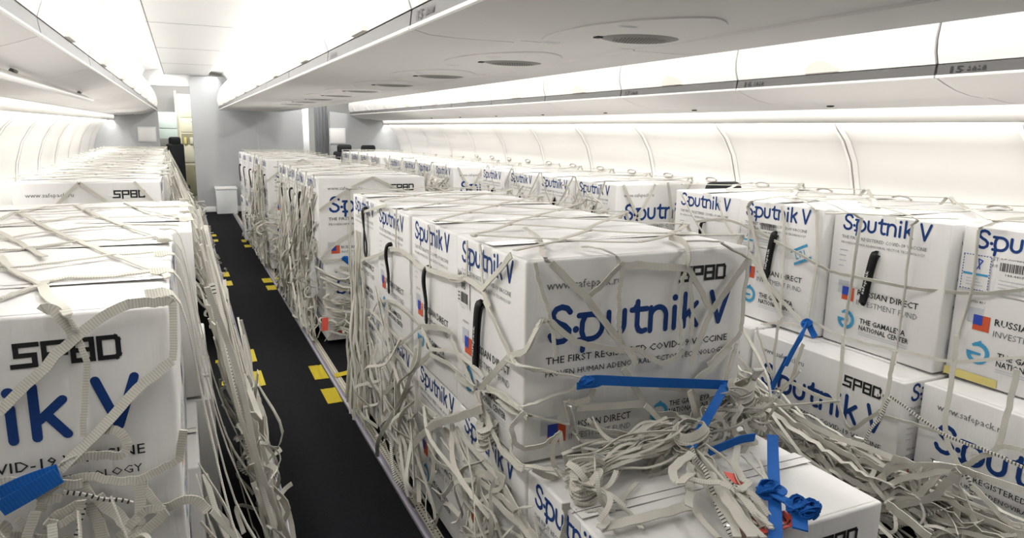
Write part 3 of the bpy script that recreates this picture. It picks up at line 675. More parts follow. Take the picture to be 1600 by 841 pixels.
# ------------------------------------------------------------------ cargo nets
TRACE={
'cA':[(24,0,(845,1575,1167,897,1575,1118,958,1575,1061,1022,1575,983,1097,1575,901,1128,1575,852)),(16,0,(969,1575,1051,1037,1575,972,1116,1575,879)),(20,0,(958,1575,1061,1010,1575,1098,1062,1575,1144)),(24,0,(1064,1575,1144,1118,1575,1142,1176,1575,1133,1292,1575,1121)),(14,0,(1064,1575,1141,1068,1575,1105,1061,1575,1070,1065,1575,1033,1065,1575,984,1072,1575,947,1068,1575,898)),(22,0,(1292,1575,1121,1292,1575,1169,1329,1652,1185,1352,1743,1185)),(16,0,(1287,1575,1116,1277,1575,1089,1276,1575,1039,1276,1575,988,1284,1575,936,1284,1575,878)),(20,0,(1296,1575,1118,1340,1575,1059,1394,1575,983)),(24,0,(1394,1575,983,1452,1575,1056,1522,1575,1133)),(24,0,(1394,1575,983,1360,1575,915,1331,1575,825)),(14,0,(1309,1575,1099,1309,1575,1049,1321,1575,984,1320,1575,913)),(14,0,(799,1575,1170,815,1575,1113,839,1575,1054,849,1575,1012,861,1575,959,867,1575,905)),(18,0,(846,1575,1013,821,1575,1010,806,1575,988,788,1575,944,772,1618,915,772,1665,895)),(20,0,(846,1575,1012,889,1575,973,943,1575,937,1061,1575,905,1097,1575,895)),(18,0,(1097,1575,897,1141,1575,892,1187,1575,861,1225,1575,843,1271,1575,853,1296,1575,876)),(20,0,(1512,1575,905,1454,1575,857,1392,1575,817)),(16,0,(1499,1575,872,1489,1575,839,1480,1575,806)),(16,0,(1062,1575,1144,1044,1575,1172,1021,1610,1185,999,1675,1185)),(14,0,(1522,1575,1133,1411,1578,1185,1432,1603,1185,1329,1652,1185)),(14,0,(1522,1575,1133,1512,1575,1032,1513,1575,938,1512,1575,905)),(16,0,(845,1575,1167,827,1578,1185,962,1879,1185,1008,2063,1185)),(16,0,(772,1675,881,766,1575,896,858,1575,867,967,1575,830)),(18,0,(772,1633,756,778,1575,782,840,1575,792,910,1575,804,957,1575,814)),(26,0,(772,1726,743,772,1633,744,786,1575,755,870,1575,724,935,1575,699,1003,1575,675,1081,1575,650,1146,1575,628,1229,1575,604)),(20,0,(911,1575,771,944,1575,764,977,1575,774,992,1575,798)),(24,0,(941,1575,751,1046,1575,740,1164,1575,727)),(22,0,(904,1575,778,916,1575,743,936,1575,679,964,1575,626,986,1575,583)),(22,0,(1086,1575,846,1128,1575,785,1172,1575,723,1215,1575,687,1274,1575,678,1327,1575,647,1383,1575,614)),(24,0,(1218,1575,772,1285,1575,759,1321,1575,750,1351,1575,724,1367,1575,692,1385,1575,637)),(20,0,(1495,1575,850,1474,1575,787,1464,1575,748)),(24,0,(1475,1575,867,1418,1575,816,1352,1575,775)),(18,0,(1465,1575,740,1519,1575,702,1564,1575,676)),(16,0,(756,1530,786,724,1530,754,728,1530,715,758,1530,684,812,1530,684,846,1530,700,863,1530,710,843,1530,681,849,1530,621,892,1530,578,925,1530,565)),(16,0,(863,1530,710,876,1530,649,899,1530,594,951,1530,552)),(14,0,(948,1530,732,982,1530,703,1050,1530,677,1113,1530,656)),(24,0,(772,1722,604,770,1623,600,771,1500,644,875,1500,603,948,1500,561,1022,1500,545,1098,1500,557,1190,1500,595,1296,1500,604)),(20,0,(771,1500,637,840,1500,594,948,1500,554,1067,1500,553,1175,1500,584,1284,1500,595)),(22,0,(995,1530,564,1015,1530,615,1083,1530,630,1145,1530,647,1191,1530,674,1222,1530,690)),(18,0,(1057,1530,551,1084,1530,609,1105,1530,654)),(30,0,(1113,1530,645,1194,1530,624,1277,1530,612)),(20,0,(1091,1500,669,1124,1500,636,1222,1500,596,1288,1500,598)),(20,0,(1066,1530,668,1052,1530,643,1042,1530,617)),(22,0,(1121,1500,553,1133,1500,613,1188,1500,624,1278,1500,614)),(34,0,(1119,1440,636,1084,1440,589,997,1440,554,926,1440,536,864,1440,524)),(30,0,(1127,1420,637,1070,1420,581,970,1420,550,886,1420,536,846,1420,520)),(26,0,(1195,1400,646,1114,1400,602,998,1400,574,887,1400,559,827,1400,561)),(22,0,(916,1440,623,911,1440,572,898,1440,536,850,1440,534)),(26,0,(789,1360,609,797,1360,564,786,1360,517)),(20,0,(798,1340,599,831,1340,555,826,1340,518)),(14,0,(1002,1367,615,907,1298,615,905,1265,615,889,1186,615)),(34,0,(798,1217,620,896,1215,620,974,1214,620,1049,1215,620)),(20,0,(789,1203,630,823,1229,630,825,1271,630,795,1273,630)),(24,0,(1136,1323,660,1070,1246,660,999,1161,660)),(26,0,(1125,1309,700,1027,1257,700,995,1198,700,1054,1221,700)),(28,0,(1193,1370,660,1149,1263,660,1103,1161,660,1067,1068,660,1042,1000,660)),(22,0,(1204,1373,650,1152,1232,650,1098,1094,650,1073,1004,650)),(22,0,(1175,1356,650,1120,1245,650,1069,1106,650,1023,1026,650)),(20,0,(1042,1199,630,1019,1123,630,1010,1067,630)),(14,0,(1127,1315,640,1141,1269,640,1178,1228,640,1178,1179,640,1150,1090,640,1132,1036,640)),(18,0,(1117,1293,640,1142,1219,640,1150,1134,640,1134,1045,640)),(22,0,(1043,1267,680,1068,1219,680,1111,1188,680,1121,1160,680)),(20,0,(1485,1500,716,1527,1500,658,1574,1500,605)),(22,0,(1419,1450,731,1390,1450,679,1412,1450,633,1468,1450,593,1437,1450,556)),(24,0,(1391,1450,579,1432,1450,607,1486,1450,590,1455,1450,639,1424,1450,680)),(24,0,(1310,1420,622,1355,1420,585,1420,1420,615,1374,1420,652)),(22,0,(1341,1375,650,1258,1292,650,1221,1227,650,1220,1202,650,1171,1181,650)),(10,0,(1344,1357,630,1320,1280,630,1289,1201,630)),(9,0,(1388,1369,630,1350,1296,630,1295,1211,630)),(20,0,(1297,1480,690,1365,1480,686,1402,1480,651,1407,1480,599,1354,1480,616)),(20,0,(1265,1500,778,1296,1500,703,1345,1500,623,1408,1500,590)),(18,0,(1116,1500,760,1167,1500,704,1202,1500,649,1288,1500,598)),(14,0,(1302,1440,726,1346,1440,691,1351,1440,641,1301,1440,636,1251,1440,652)),(16,0,(768,3466,1074,768,3239,1125,768,2908,1182)),(10,0,(768,2755,1187,768,2771,1104,768,2781,1021)),(12,0,(768,2345,1171,768,2335,1091,768,2332,1015)),(12,0,(768,1969,1172,768,1972,1114,768,1975,1052)),(14,0,(768,1865,1173,768,1856,1107,768,1840,1047)),(22,0,(768,1649,1178,768,1737,1116,768,1840,1047)),(22,0,(768,1840,1040,768,1794,1002)),(20,0,(768,3057,943,768,2800,1011,768,2583,1016,768,2466,1001,768,2323,1011,768,2133,1026,768,1981,1051,768,1840,1042)),(16,0,(768,3569,809,768,3326,879,768,3057,943)),(20,0,(768,2133,1018,768,2021,1038,768,1968,1058)),(7,0,(768,2583,1013,768,2576,939,768,2569,868)),(22,0,(768,1834,1012,768,1733,956,768,1654,902)),(18,0,(768,1654,901,777,1575,937,824,1575,1017)),(22,0,(768,1654,898,768,1751,820,768,1864,727)),(18,0,(768,1654,900,769,1575,890,851,1575,867)),(14,0,(768,3263,594,768,3105,711,768,2839,779,768,2594,783,768,2456,773)),(22,0,(768,2456,773,768,2277,814,768,2120,840,768,2105,815,768,2020,768,768,1914,710)),(12,0,(768,2456,767,768,2804,583,768,3258,341)),(20,0,(768,2437,769,768,2347,729,768,2331,702,768,2500,605,768,2606,517)),(16,0,(768,2348,712,768,2229,744,768,2105,778,768,2020,786,768,1890,784,768,1835,776)),(16,0,(768,2331,699,768,2136,721,768,2006,721,768,1901,721)),(24,0,(768,2076,703,768,1979,710,768,1901,717)),(20,0,(768,1864,725,768,1727,760,768,1577,771,818,1575,744)),(18,0,(768,1805,755,768,1665,773,768,1540,764)),(30,0,(740,1820,740,740,1801,699,740,1973,603,740,2184,503,740,2270,446)),(26,0,(750,1832,734,750,1796,699,750,1727,660)),(22,0,(750,1857,725,750,1820,691,750,1795,632)),(18,0,(768,3258,641,768,2873,639,768,2539,624)),(18,0,(768,3294,594,768,3035,551,768,2839,414)),(18,0,(768,3045,432,768,2814,429,768,2649,505,768,2331,702)),(24,0,(768,2806,556,768,2647,545,768,2564,515)),(24,0,(768,2651,479,768,2546,451,768,2267,477)),(16,0,(768,2991,434,768,2888,425,768,2742,454)),(24,0,(740,3307,261,740,3117,307,740,2918,344,740,2736,450)),(18,0,(720,3499,227,720,3398,179,720,3305,100,720,2964,166)),(18,0,(740,3118,291,740,3067,219,740,3045,145)),(22,0,(740,2579,437,740,2626,373,740,2725,252)),(20,0,(750,2592,424,750,2510,391,750,2472,355)),(18,0,(768,2488,409,768,2337,432,768,2201,463)),(30,0,(735,1769,703,735,2013,578,735,2199,482,735,2399,345,735,2484,225,735,2553,87)),(24,0,(740,2551,36,740,2433,139,740,2401,224,740,2446,318)),(20,0,(755,2024,539,755,1915,527,755,1689,527)),(28,0,(755,1817,682,755,1757,610,755,1700,541,755,1657,524,755,1499,480,755,1445,476)),(20,0,(755,1747,666,755,1681,624,755,1560,620,755,1523,632)),(24,0,(755,2024,480,755,1862,443,755,1655,478,755,1499,489)),(18,0,(755,2331,346,755,2227,326,755,2114,353,755,2010,399)),(16,0,(755,2192,429,755,2098,425,755,2010,427)),(16,0,(755,1862,423,755,1836,349,755,1810,265)),(22,0,(755,1831,423,755,1718,387,755,1695,361)),(18,0,(755,1789,454,755,1720,469,755,1657,515,755,1647,547,755,1700,527)),(30,0,(755,1875,458,755,1766,495,755,1678,519)),(18,0,(755,1996,417,755,2024,371,755,1968,350,755,1900,389,755,1875,432)),(20,0,(710,2812,167,710,2669,91,710,2490,84)),(16,0,(730,2684,245,730,2620,164,730,2535,110)),(16,0,(740,2925,179,740,2769,229,740,2645,347,740,2621,376)),(18,0,(745,2691,239,745,2494,283,745,2373,366)),(18,0,(755,2606,379,755,2545,344,755,2484,318)),(26,0,(755,2144,484,755,2038,500,755,1954,452)),(14,0,(755,2082,580,755,2097,541,755,2024,480)),(26,0,(755,1635,498,755,1555,485,755,1508,475)),(24,0,(755,1754,437,755,1603,450,755,1516,462)),(20,0,(760,1612,676,760,1615,634,760,1552,623))],
'rA':[(14,0,(2430,3049,1177,2430,2918,1043,2430,2841,978)),(14,0,(2430,2762,1180,2430,2703,1075,2430,2616,999,2430,2528,948)),(16,0,(2430,2918,1043,2430,2703,1081,2430,2548,1062,2430,2295,1006,2430,2117,957,2470,2058,932,2470,1971,934,2470,1735,937,2530,1508,956,2530,1354,1001)),(22,0,(2430,2552,1162,2430,2494,1027,2430,2409,842,2430,2282,682)),(22,0,(2430,2528,948,2430,2393,824,2430,2305,765,2430,2143,677)),(16,0,(2430,2341,1184,2430,2310,1023,2430,2295,679,2430,2335,439)),(18,0,(2430,2146,1190,2430,2123,956,2430,2136,719)),(18,0,(2470,1960,1173,2470,1971,934,2470,1979,659,2270,1816,625)),(18,0,(2470,1739,1174,2470,1735,937,2470,1738,682,2270,1598,694)),(18,0,(2530,1529,1183,2530,1524,961,2530,1546,774,2340,1434,749)),(14,0,(2430,2135,709,2450,1964,675,2450,1723,689,2500,1532,698,2500,1442,730,2500,1305,784)),(12,0,(2430,2520,533,2430,2438,599,2430,2305,650,2430,2143,677)),(12,0,(2430,2553,1167,2430,2533,1054,2430,2529,620)),(18,0,(2430,2552,1162,2335,2407,1210,2631,2514,1210,2812,2439,1210)),(14,0,(2430,2146,1190,2477,2263,1210,2545,2457,1210)),(14,0,(2470,1960,1173,2329,1910,1210,2568,2236,1210,2564,2395,1210)),(14,0,(2470,1739,1174,2393,1671,1210,2582,1911,1210,2732,2188,1210)),(14,0,(2530,1529,1183,2645,1523,1210,2803,1538,1210)),(12,0,(2209,1909,1210,2348,1827,1210,2409,1666,1210,2550,1620,1210)),(14,0,(2260,2260,658,2260,2202,555,2260,2164,495,2260,2136,446)),(14,0,(2260,2139,725,2260,2145,584,2260,2139,468)),(18,0,(2260,1998,661,2260,2021,565,2260,2045,477)),(18,0,(2260,1812,746,2260,1806,601,2260,1802,474,2260,1738,392,2260,1677,454,2260,1619,513)),(18,0,(2260,1598,747,2260,1601,658,2260,1606,578,2260,1623,501)),(18,0,(2260,2045,477,2260,1922,469,2260,1802,474)),(16,0,(2260,2045,477,2260,2097,429,2260,2151,380)),(20,0,(2260,2355,484,2260,2250,431,2260,2146,334)),(16,0,(2260,2332,428,2260,2270,461,2260,2176,462)),(20,0,(2340,1437,841,2340,1431,667,2340,1430,496,2340,1370,397)),(22,0,(2340,1234,786,2340,1242,653,2340,1254,514,2340,1304,455,2340,1356,394)),(20,0,(2340,1254,514,2340,1224,528,2340,1178,534)),(12,1,(2300,1676,546,2300,1613,559,2300,1507,529,2300,1408,502,2300,1320,502,2300,1237,503,2300,1150,498)),(14,0,(2300,1645,475,2300,1522,494,2300,1408,502)),(14,1,(2250,1588,576,2250,1609,498,2250,1644,433,2250,1682,291,2250,1704,194)),(12,1,(2280,1330,418,2280,1291,390,2280,1277,322,2280,1290,259)),(24,0,(2120,2052,369,2120,1890,409,2120,1787,407,2120,1691,405,2120,1560,421,2120,1460,427)),(30,0,(2160,1524,381,2160,1468,411,2160,1392,413,2160,1316,453,2160,1259,473,2160,1203,476)),(24,0,(2200,1282,452,2200,1171,465,2200,1090,472)),(26,0,(2180,1270,457,2180,1273,384,2180,1259,318,2180,1260,262)),(26,0,(2180,1267,405,2180,1200,314,2180,1178,272)),(22,0,(2200,1236,416,2200,1158,376,2200,1117,355,2200,1074,362)),(36,0,(2000,1374,326,2000,1299,311,2000,1219,293)),(24,0,(2120,1560,252,2120,1505,319,2120,1436,400,2120,1333,458,2120,1244,490)),(24,0,(2120,1518,253,2120,1448,337,2120,1362,407,2120,1243,486)),(30,0,(2120,1437,256,2120,1359,316,2120,1303,363,2120,1255,450,2120,1239,484)),(26,0,(2120,1450,278,2120,1369,320,2120,1324,389,2120,1297,448)),(20,0,(2120,1473,305,2120,1473,383,2120,1413,439,2120,1348,433)),(22,0,(2140,1379,423,2140,1353,370,2140,1342,422,2140,1295,462)),(16,0,(2120,1398,257,2120,1440,283,2120,1426,320,2120,1361,333)),(20,0,(2200,1089,362,2200,1091,327,2200,1069,330)),(18,0,(2100,1407,219,2100,1344,244,2100,1274,256))],
'lA':[(24,0,(-241,1412,1180,-221,1412,1180,-196,1412,1129)),(22,0,(-39,1412,1180,-67,1412,1180,-99,1412,1180,-121,1412,1176,-193,1412,1130,-261,1412,1065,-319,1412,1008)),(12,0,(-194,1412,1127,-182,1412,1080,-193,1412,1003,-202,1412,941)),(22,0,(-43,1412,1067,-107,1412,1017,-166,1412,956,-241,1412,883)),(16,0,(-38,1412,1180,-38,1412,1158,-43,1412,1067)),(20,0,(-179,1412,952,-149,1412,942,-132,1412,917,-144,1412,894,-192,1412,901,-223,1412,896,-239,1412,883)),(18,0,(-252,1412,859,-200,1412,859,-153,1412,842,-116,1412,838,-73,1412,855,-48,1412,867,-35,1412,922)),(28,0,(-210,1412,850,-198,1412,791,-185,1412,731)),(24,0,(-119,1412,836,-121,1412,774,-124,1412,715)),(16,0,(-116,1412,838,-101,1412,798,-84,1412,765)),(20,0,(-276,1400,816,-267,1400,841,-251,1400,859,-208,1400,855)),(18,0,(-269,1400,776,-256,1400,800,-221,1400,814,-198,1400,825)),(16,0,(-268,1390,798,-248,1390,787,-220,1390,803,-210,1390,828)),(9,1,(-239,1400,846,-198,1400,825,-168,1400,813,-133,1400,800)),(10,1,(-207,1400,822,-219,1400,781,-227,1400,748)),(20,0,(-162,1410,726,-132,1410,754,-107,1410,772,-79,1410,765)),(26,0,(-190,1410,819,-158,1410,772,-139,1410,727)),(20,0,(-338,1400,804,-331,1400,797,-329,1400,774)),(20,0,(-341,1400,783,-317,1400,777,-269,1400,759)),(20,0,(-330,1400,881,-307,1400,876,-273,1400,842,-241,1400,830)),(22,0,(-139,1400,721,-100,1400,746,-74,1400,769)),(22,0,(-84,1420,764,-30,1420,772,-2,1420,742)),(22,0,(-481,2205,1180,-420,2041,1180,-374,1885,1180,-279,1656,1180)),(24,0,(-279,1656,1180,-245,1517,1180,-209,1416,1180,-195,1412,1136)),(16,0,(-566,3105,1180,-471,2794,1180,-370,2501,1180,-280,2256,1180,-174,1985,1180,-69,1728,1180,-47,1640,1180)),(18,0,(-409,3310,1180,-271,2828,1180,-176,2545,1180,-78,2276,1180,-53,2176,1180)),(18,0,(-245,3407,1180,-160,3059,1180,-76,2837,1180,-24,2714,1180)),(18,0,(-327,1549,1180,-304,1600,1180,-279,1656,1180,-258,1708,1180,-153,1706,1180,-69,1728,1180)),(18,0,(-386,1861,1180,-314,1892,1180,-179,1987,1180,-55,1984,1180)),(18,0,(-442,2154,1180,-362,2182,1180,-280,2256,1180,-159,2258,1180,-79,2301,1180)),(18,0,(-483,2372,1180,-376,2503,1180,-279,2551,1180,-178,2575,1180,-30,2525,1180)),(18,0,(-545,2697,1180,-463,2760,1180,-343,2851,1180,-271,2828,1180,-31,2823,1180)),(16,0,(-567,3067,1180,-360,3080,1180,-229,3166,1180,-24,3104,1180)),(14,0,(-582,2895,1180,-566,3105,1180,-502,3249,1180,-409,3310,1180,-245,3407,1180,-103,3335,1180)),(16,0,(-629,2815,1180,-512,2524,1180,-416,2262,1180,-321,2005,1180))],
'blueFront':[(28,0,(955,1555,834,999,1555,830,1121,1555,808,1284,1555,780,1446,1555,752)),(20,0,(926,1555,823,952,1555,823,984,1555,821,1006,1555,825)),(26,0,(1444,1550,754,1307,1440,752,1236,1400,719,1164,1360,686))],
'blueBundle':[(24,0,(1237,1380,647,1296,1380,656,1353,1380,665,1407,1380,663))],
'blueTop':[(30,0,(1469,1374,660,1402,1302,630,1274,1170,630,1181,1074,630,1118,1011,630)),(26,0,(1248,1166,645,1245,1136,645,1248,1100,645,1257,1081,645,1280,1071,645,1268,1058,645,1246,1071,645,1243,1091,645,1270,1094,645,1288,1079,645)),(28,0,(1242,1163,650,1269,1160,650,1266,1141,650,1249,1136,650)),(34,0,(1264,1081,630,1233,1051,630,1201,1020,630))],
'blueRight':[(30,0,(2400,2115,698,2290,2037,682,2270,2057,611,2250,2071,541)),(26,0,(2260,2072,583,2260,2129,448,2200,2122,329)),(30,0,(2410,2139,695,2410,2116,706,2410,2101,681,2410,2073,649))],
'blueLeft':[(34,0,(-331,1390,860,-289,1390,875,-240,1390,886)),(30,0,(-332,1385,839,-290,1385,859,-240,1385,884))],
'blueMid':[(40,0,(963,4780,621,1009,4780,578,1071,4780,526)),(30,0,(961,4770,628,1007,4770,593,1069,4770,552))],
}

def chains(bm, x0, x1, y0, y1, z, ny, cx, hl, hr, w=0.016, jit=0.012, flare_l=0.0, flare_r=0.0, lift=0.012):
    """webbing laid across a stack: zigzag chains meeting at knots, falling down both sides by hl and hr"""
    W = x1 - x0; cy = (y1 - y0) / ny
    nx = max(2, int(round(W / cx)))
    u0, u1 = -int(hl / cx + 0.5), nx + int(hr / cx + 0.5)
    JY = {}
    def knot(i, j):
        if (i, j) not in JY: JY[(i, j)] = (R.uniform(-jit, jit), R.uniform(-jit, jit), R.random())
        return JY[(i, j)]
    for j in range(ny + 1):
        pts = []
        for i in range(u0, u1 + 1):
            a = 1 if (i + j) % 2 else -1
            kj = knot(i, j + (0 if a < 0 else 1))
            y = y0 + cy * (j + 0.46 * a) + kj[0]
            y = min(max(y, y0 - 0.02), y1 + 0.02)
            if i < 0:
                d = -i * W / nx + kj[1]; p = Vector((x0 - lift - flare_l * (d / max(hl, .1)) ** 2 - 0.012 * kj[2], y + kj[1] * d * 2.5, z - d))
            elif i > nx:
                d = (i - nx) * W / nx + kj[1]; p = Vector((x1 + lift + flare_r * (d / max(hr, .1)) ** 2 + 0.012 * kj[2], y + kj[1] * d * 2.5, z - d))
            else:
                e = lift if i in (0, nx) else 0
                p = Vector((x0 + W * i / nx + (-e if i == 0 else e if i == nx else 0), y, z + 0.012 + 0.004 * kj[2]))
            pts.append(p)
        for k in range(len(pts) - 1):
            i = u0 + k + 0.5
            n = (-1, 0, 0) if i < 0 else (1, 0, 0) if i > nx else (0, 0, 1)
            A, B = pts[k], pts[k + 1]
            mid = A.lerp(B, 0.5) + Vector((R.uniform(-.004, .004), R.uniform(-.008, .008), R.uniform(-.003, .002) if n[2] else R.uniform(-.01, .004)))
            ribbon(bm, spline([A, mid, B], 2), w * R.uniform(0.85, 1.15), 0.003, n)
        # knots
        for k in range(0, len(pts)):
            if (u0 + k + j) % 2 and u0 <= u0 + k: lump(bm, pts[k], 0.013, 0.013, 0.006 if 0 <= u0 + k <= nx else 0.013, 0, 0.15)
def hang(bm, n, top, bot, wmin=0.007, wmax=0.017, slack=0.05, clampx=None, t0=True, wob=1.0):
    """n loose straps from top() to bot(), each with its own bends and twist"""
    for _ in range(n):
        a, b = Vector(top()), Vector(bot())
        pts = [a]
        m = 4
        for k in range(1, m):
            p = a.lerp(b, k / m) + Vector((R.gauss(0, slack * 0.45), R.gauss(0, slack) * wob, R.gauss(0, slack * 0.5)))
            if clampx: p.x = clampx(p)
            p.z = max(p.z, 0.02)
            pts.append(p)
        pts.append(b)
        ribbon(bm, spline(pts, 4), R.uniform(wmin, wmax), 0.003, None, twist=R.uniform(-1.6, 1.6), t0=R.uniform(0, 3), mi=1 if R.random() < 0.04 else 0)
def loops(bm, n, centre, rad, w=(0.008, 0.018), floor=0.02, keep=None):
    """short curled ends of webbing"""
    for _ in range(n):
        c = Vector(centre()); ax = Vector((R.gauss(0, 1), R.gauss(0, 1), R.gauss(0, 1))).normalized(); s = ax.cross(Vector((0.2, 0.1, 1))).normalized(); u = ax.cross(s)
        r = rad * R.uniform(0.5, 1.2); a0 = R.uniform(0, 6); sp = R.uniform(2.2, 5.5)
        pts = []
        for k in range(9):
            a = a0 + sp * k / 8
            p = c + (s * math.cos(a) + u * math.sin(a) * 0.7) * r + ax * (k - 4) * 0.012
            p.z = max(p.z, floor)
            if keep: p = keep(p)
            pts.append(p)
        ribbon(bm, spline(pts, 2), R.uniform(*w), 0.003, None, twist=R.uniform(-1, 1), mi=1 if R.random() < 0.03 else 0)
def hook(parent, loc, rz, ry=0.0, s=1.0):
    """steel net fitting: a stamped plate with an eye and a ring"""
    bm = bmesh.new(); box(bm, -0.035 * s, 0.035 * s, -0.013 * s, 0.013 * s, -0.003, 0.003, 0, 0.0025, 1)
    pts = [Vector((0.046 * s + 0.015 * s * math.cos(k * math.pi / 6), 0.015 * s * math.sin(k * math.pi / 6), 0)) for k in range(13)]
    tube(bm, pts, 0.004 * s, 6)
    tube(bm, [Vector((-0.03 * s, -0.016 * s, 0.004)), Vector((-0.03 * s, 0.016 * s, 0.004))], 0.005 * s, 6)
    o = obj('hook', bm, 'steel', parent); o.location = loc; o.rotation_euler = (R.uniform(-.3, .3), ry, rz); return o
def net(name_label, loc):
    return empty('cargo_net', loc, name_label, 'cargo net', 'cargo nets over the carton stacks')
def traced(bm, key, k=0.82):
    for w, kind, p in TRACE[key]:
        pts = [Vector((p[i] / 1000, p[i + 1] / 1000, p[i + 2] / 1000)) for i in range(0, len(p), 3)]
        if len(pts) > 2: pts = spline(pts, 4)
        # flat side faces away from the cartons: pick the axis the strap varies least in
        ext = [max(q[a] for q in pts) - min(q[a] for q in pts) for a in range(3)]
        a = ext.index(min(ext)); n = [0, 0, 0]; n[a] = 1 if a == 2 else -1
        q = [v + Vector((R.uniform(-.002, .002) for _ in range(3))) for v in pts]
        ribbon(bm, q, w / 1000 * k, 0.0035, n, mi=kind, twist=R.uniform(-.35, .35), t0=R.uniform(-.2, .2))
    return bm
STR = ['strap', 'dash']
def done(root, nm, bm):
    o = obj(nm, bm, STR, root); o.location = -Vector(root.location); return o

# -- nearest middle stack
root = net('white webbing cargo net over the nearest middle stack, bunched on its low front carton', (1.16, 2.3, 0))
bm = bmesh.new(); traced(bm, 'cA')
chains(bm, 0.785, 1.54, 1.66, 3.64, 1.180, 11, 0.19, 0.0, 0.35, w=0.016)
done(root, 'webbing', bm)
bm = bmesh.new()
out = lambda p: min(p.x, 0.772)
hang(bm, 34, lambda: (0.765, R.uniform(3.30, 3.66), R.uniform(0.45, 1.0)), lambda: (R.uniform(0.70, 0.77), R.uniform(3.25, 3.6), R.uniform(0.02, 0.12)), slack=0.025, clampx=out)
hang(bm, 26, lambda: (0.765, R.uniform(2.3, 3.5), R.uniform(0.35, 0.8)), lambda: (R.uniform(0.70, 0.76), R.uniform(2.2, 3.3), R.uniform(0.02, 0.25)), slack=0.06, clampx=out)
hang(bm, 22, lambda: (0.76, R.uniform(1.3, 2.4), R.uniform(0.35, 0.55)), lambda: (R.uniform(0.72, 0.77), R.uniform(1.2, 2.3), R.uniform(0.02, 0.3)), slack=0.06, clampx=out)
hang(bm, 30, lambda: (R.uniform(0.8, 1.5), 3.68, R.uniform(0.3, 1.1)), lambda: (R.uniform(0.8, 1.5), R.uniform(3.7, 3.9), 0.03), slack=0.06)
hang(bm, 30, lambda: (1.56, R.uniform(1.1, 3.5), R.uniform(0.4, 1.0)), lambda: (R.uniform(1.57, 1.66), R.uniform(1.1, 3.5), 0.03), slack=0.06, clampx=lambda p: max(p.x, 1.555))
# the bunch lying on the low front carton
up = lambda p: Vector((p.x, min(p.y, 1.565), max(p.z, 0.615)))
hang(bm, 34, lambda: (R.uniform(0.80, 0.98), R.uniform(1.38, 1.5), R.uniform(0.62, 0.68)), lambda: (R.uniform(1.16, 1.26), R.uniform(1.40, 1.50), R.uniform(0.66, 0.72)), slack=0.018, wmax=0.013)
hang(bm, 26, lambda: (R.uniform(1.18, 1.28), R.uniform(1.42, 1.50), R.uniform(0.64, 0.70)), lambda: (R.uniform(1.40, 1.53), R.uniform(1.46, 1.55), R.uniform(0.64, 0.74)), slack=0.02, wmax=0.013)
hang(bm, 14, lambda: (R.uniform(1.17, 1.22), R.uniform(1.34, 1.42), R.uniform(0.64, 0.70)), lambda: (R.uniform(1.05, 1.24), R.uniform(1.05, 1.12), R.uniform(0.615, 0.63)), slack=0.02)
loops(bm, 26, lambda: (R.uniform(1.40, 1.54), R.uniform(1.46, 1.55), R.uniform(0.64, 0.76)), 0.045, keep=up)
loops(bm, 8, lambda: (R.uniform(0.95, 1.35), R.uniform(1.42, 1.53), R.uniform(0.63, 0.70)), 0.06, keep=up)
loops(bm, 9, lambda: (R.uniform(0.80, 0.90), R.uniform(1.25, 1.42), R.uniform(0.62, 0.68)), 0.05, keep=up)
for c, r in (((1.195, 1.40, 0.685), 0.042), ((1.46, 1.50, 0.74), 0.035), ((0.845, 1.36, 0.640), 0.032), ((0.76, 1.78, 0.62), 0.026)):
    for k in range(7):
        ph = R.uniform(0, 3)
        pts = [Vector(c) + Vector((r * math.cos(q * 0.7 + ph), r * 0.8 * math.sin(q * 0.7 + ph), (k - 3) * 0.010 + 0.012 * math.sin(q + ph))) for q in range(10)]
        ribbon(bm, spline([up(p) if c[0] > 0.8 else p for p in pts], 2), 0.022, 0.003, None, twist=0.4)
done(root, 'tangled_bundle', bm)
for l, rz, ry in (((0.905, 1.545, 0.745), 0.1, 1.3), ((0.93, 1.44, 0.665), 1.0, 0.5), ((1.49, 1.48, 0.80), 1.2, 0.8), ((1.10, 1.10, 0.625), 0.4, 0.0), ((0.755, 1.79, 0.66), 1.4, 1.2)):
    hook(root, Vector(l) - Vector(root.location), rz, ry)

def dense_side(bm, x, y0, y1, n, ztop=(0.4, 1.12), xf=None, fy=0.12):
    out = lambda p: min(p.x, x - 0.008)
    hang(bm, n, lambda: (x - 0.012, R.uniform(y0, y1), R.uniform(*ztop)), lambda: (R.uniform(*(xf or (x - 0.09, x - 0.02))), R.uniform(y0, y1 - 0.05), R.uniform(0.02, 0.15)), slack=0.035, clampx=out, wob=0.7)
def front_drape(bm, x0, x1, y, z0, z1, n):
    hang(bm, n, lambda: (R.uniform(x0, x1), y, R.uniform(z0 + 0.12, z1)), lambda: (R.uniform(x0, x1), y - R.uniform(0.0, 0.10), R.uniform(z0, z0 + 0.2)), slack=0.05)
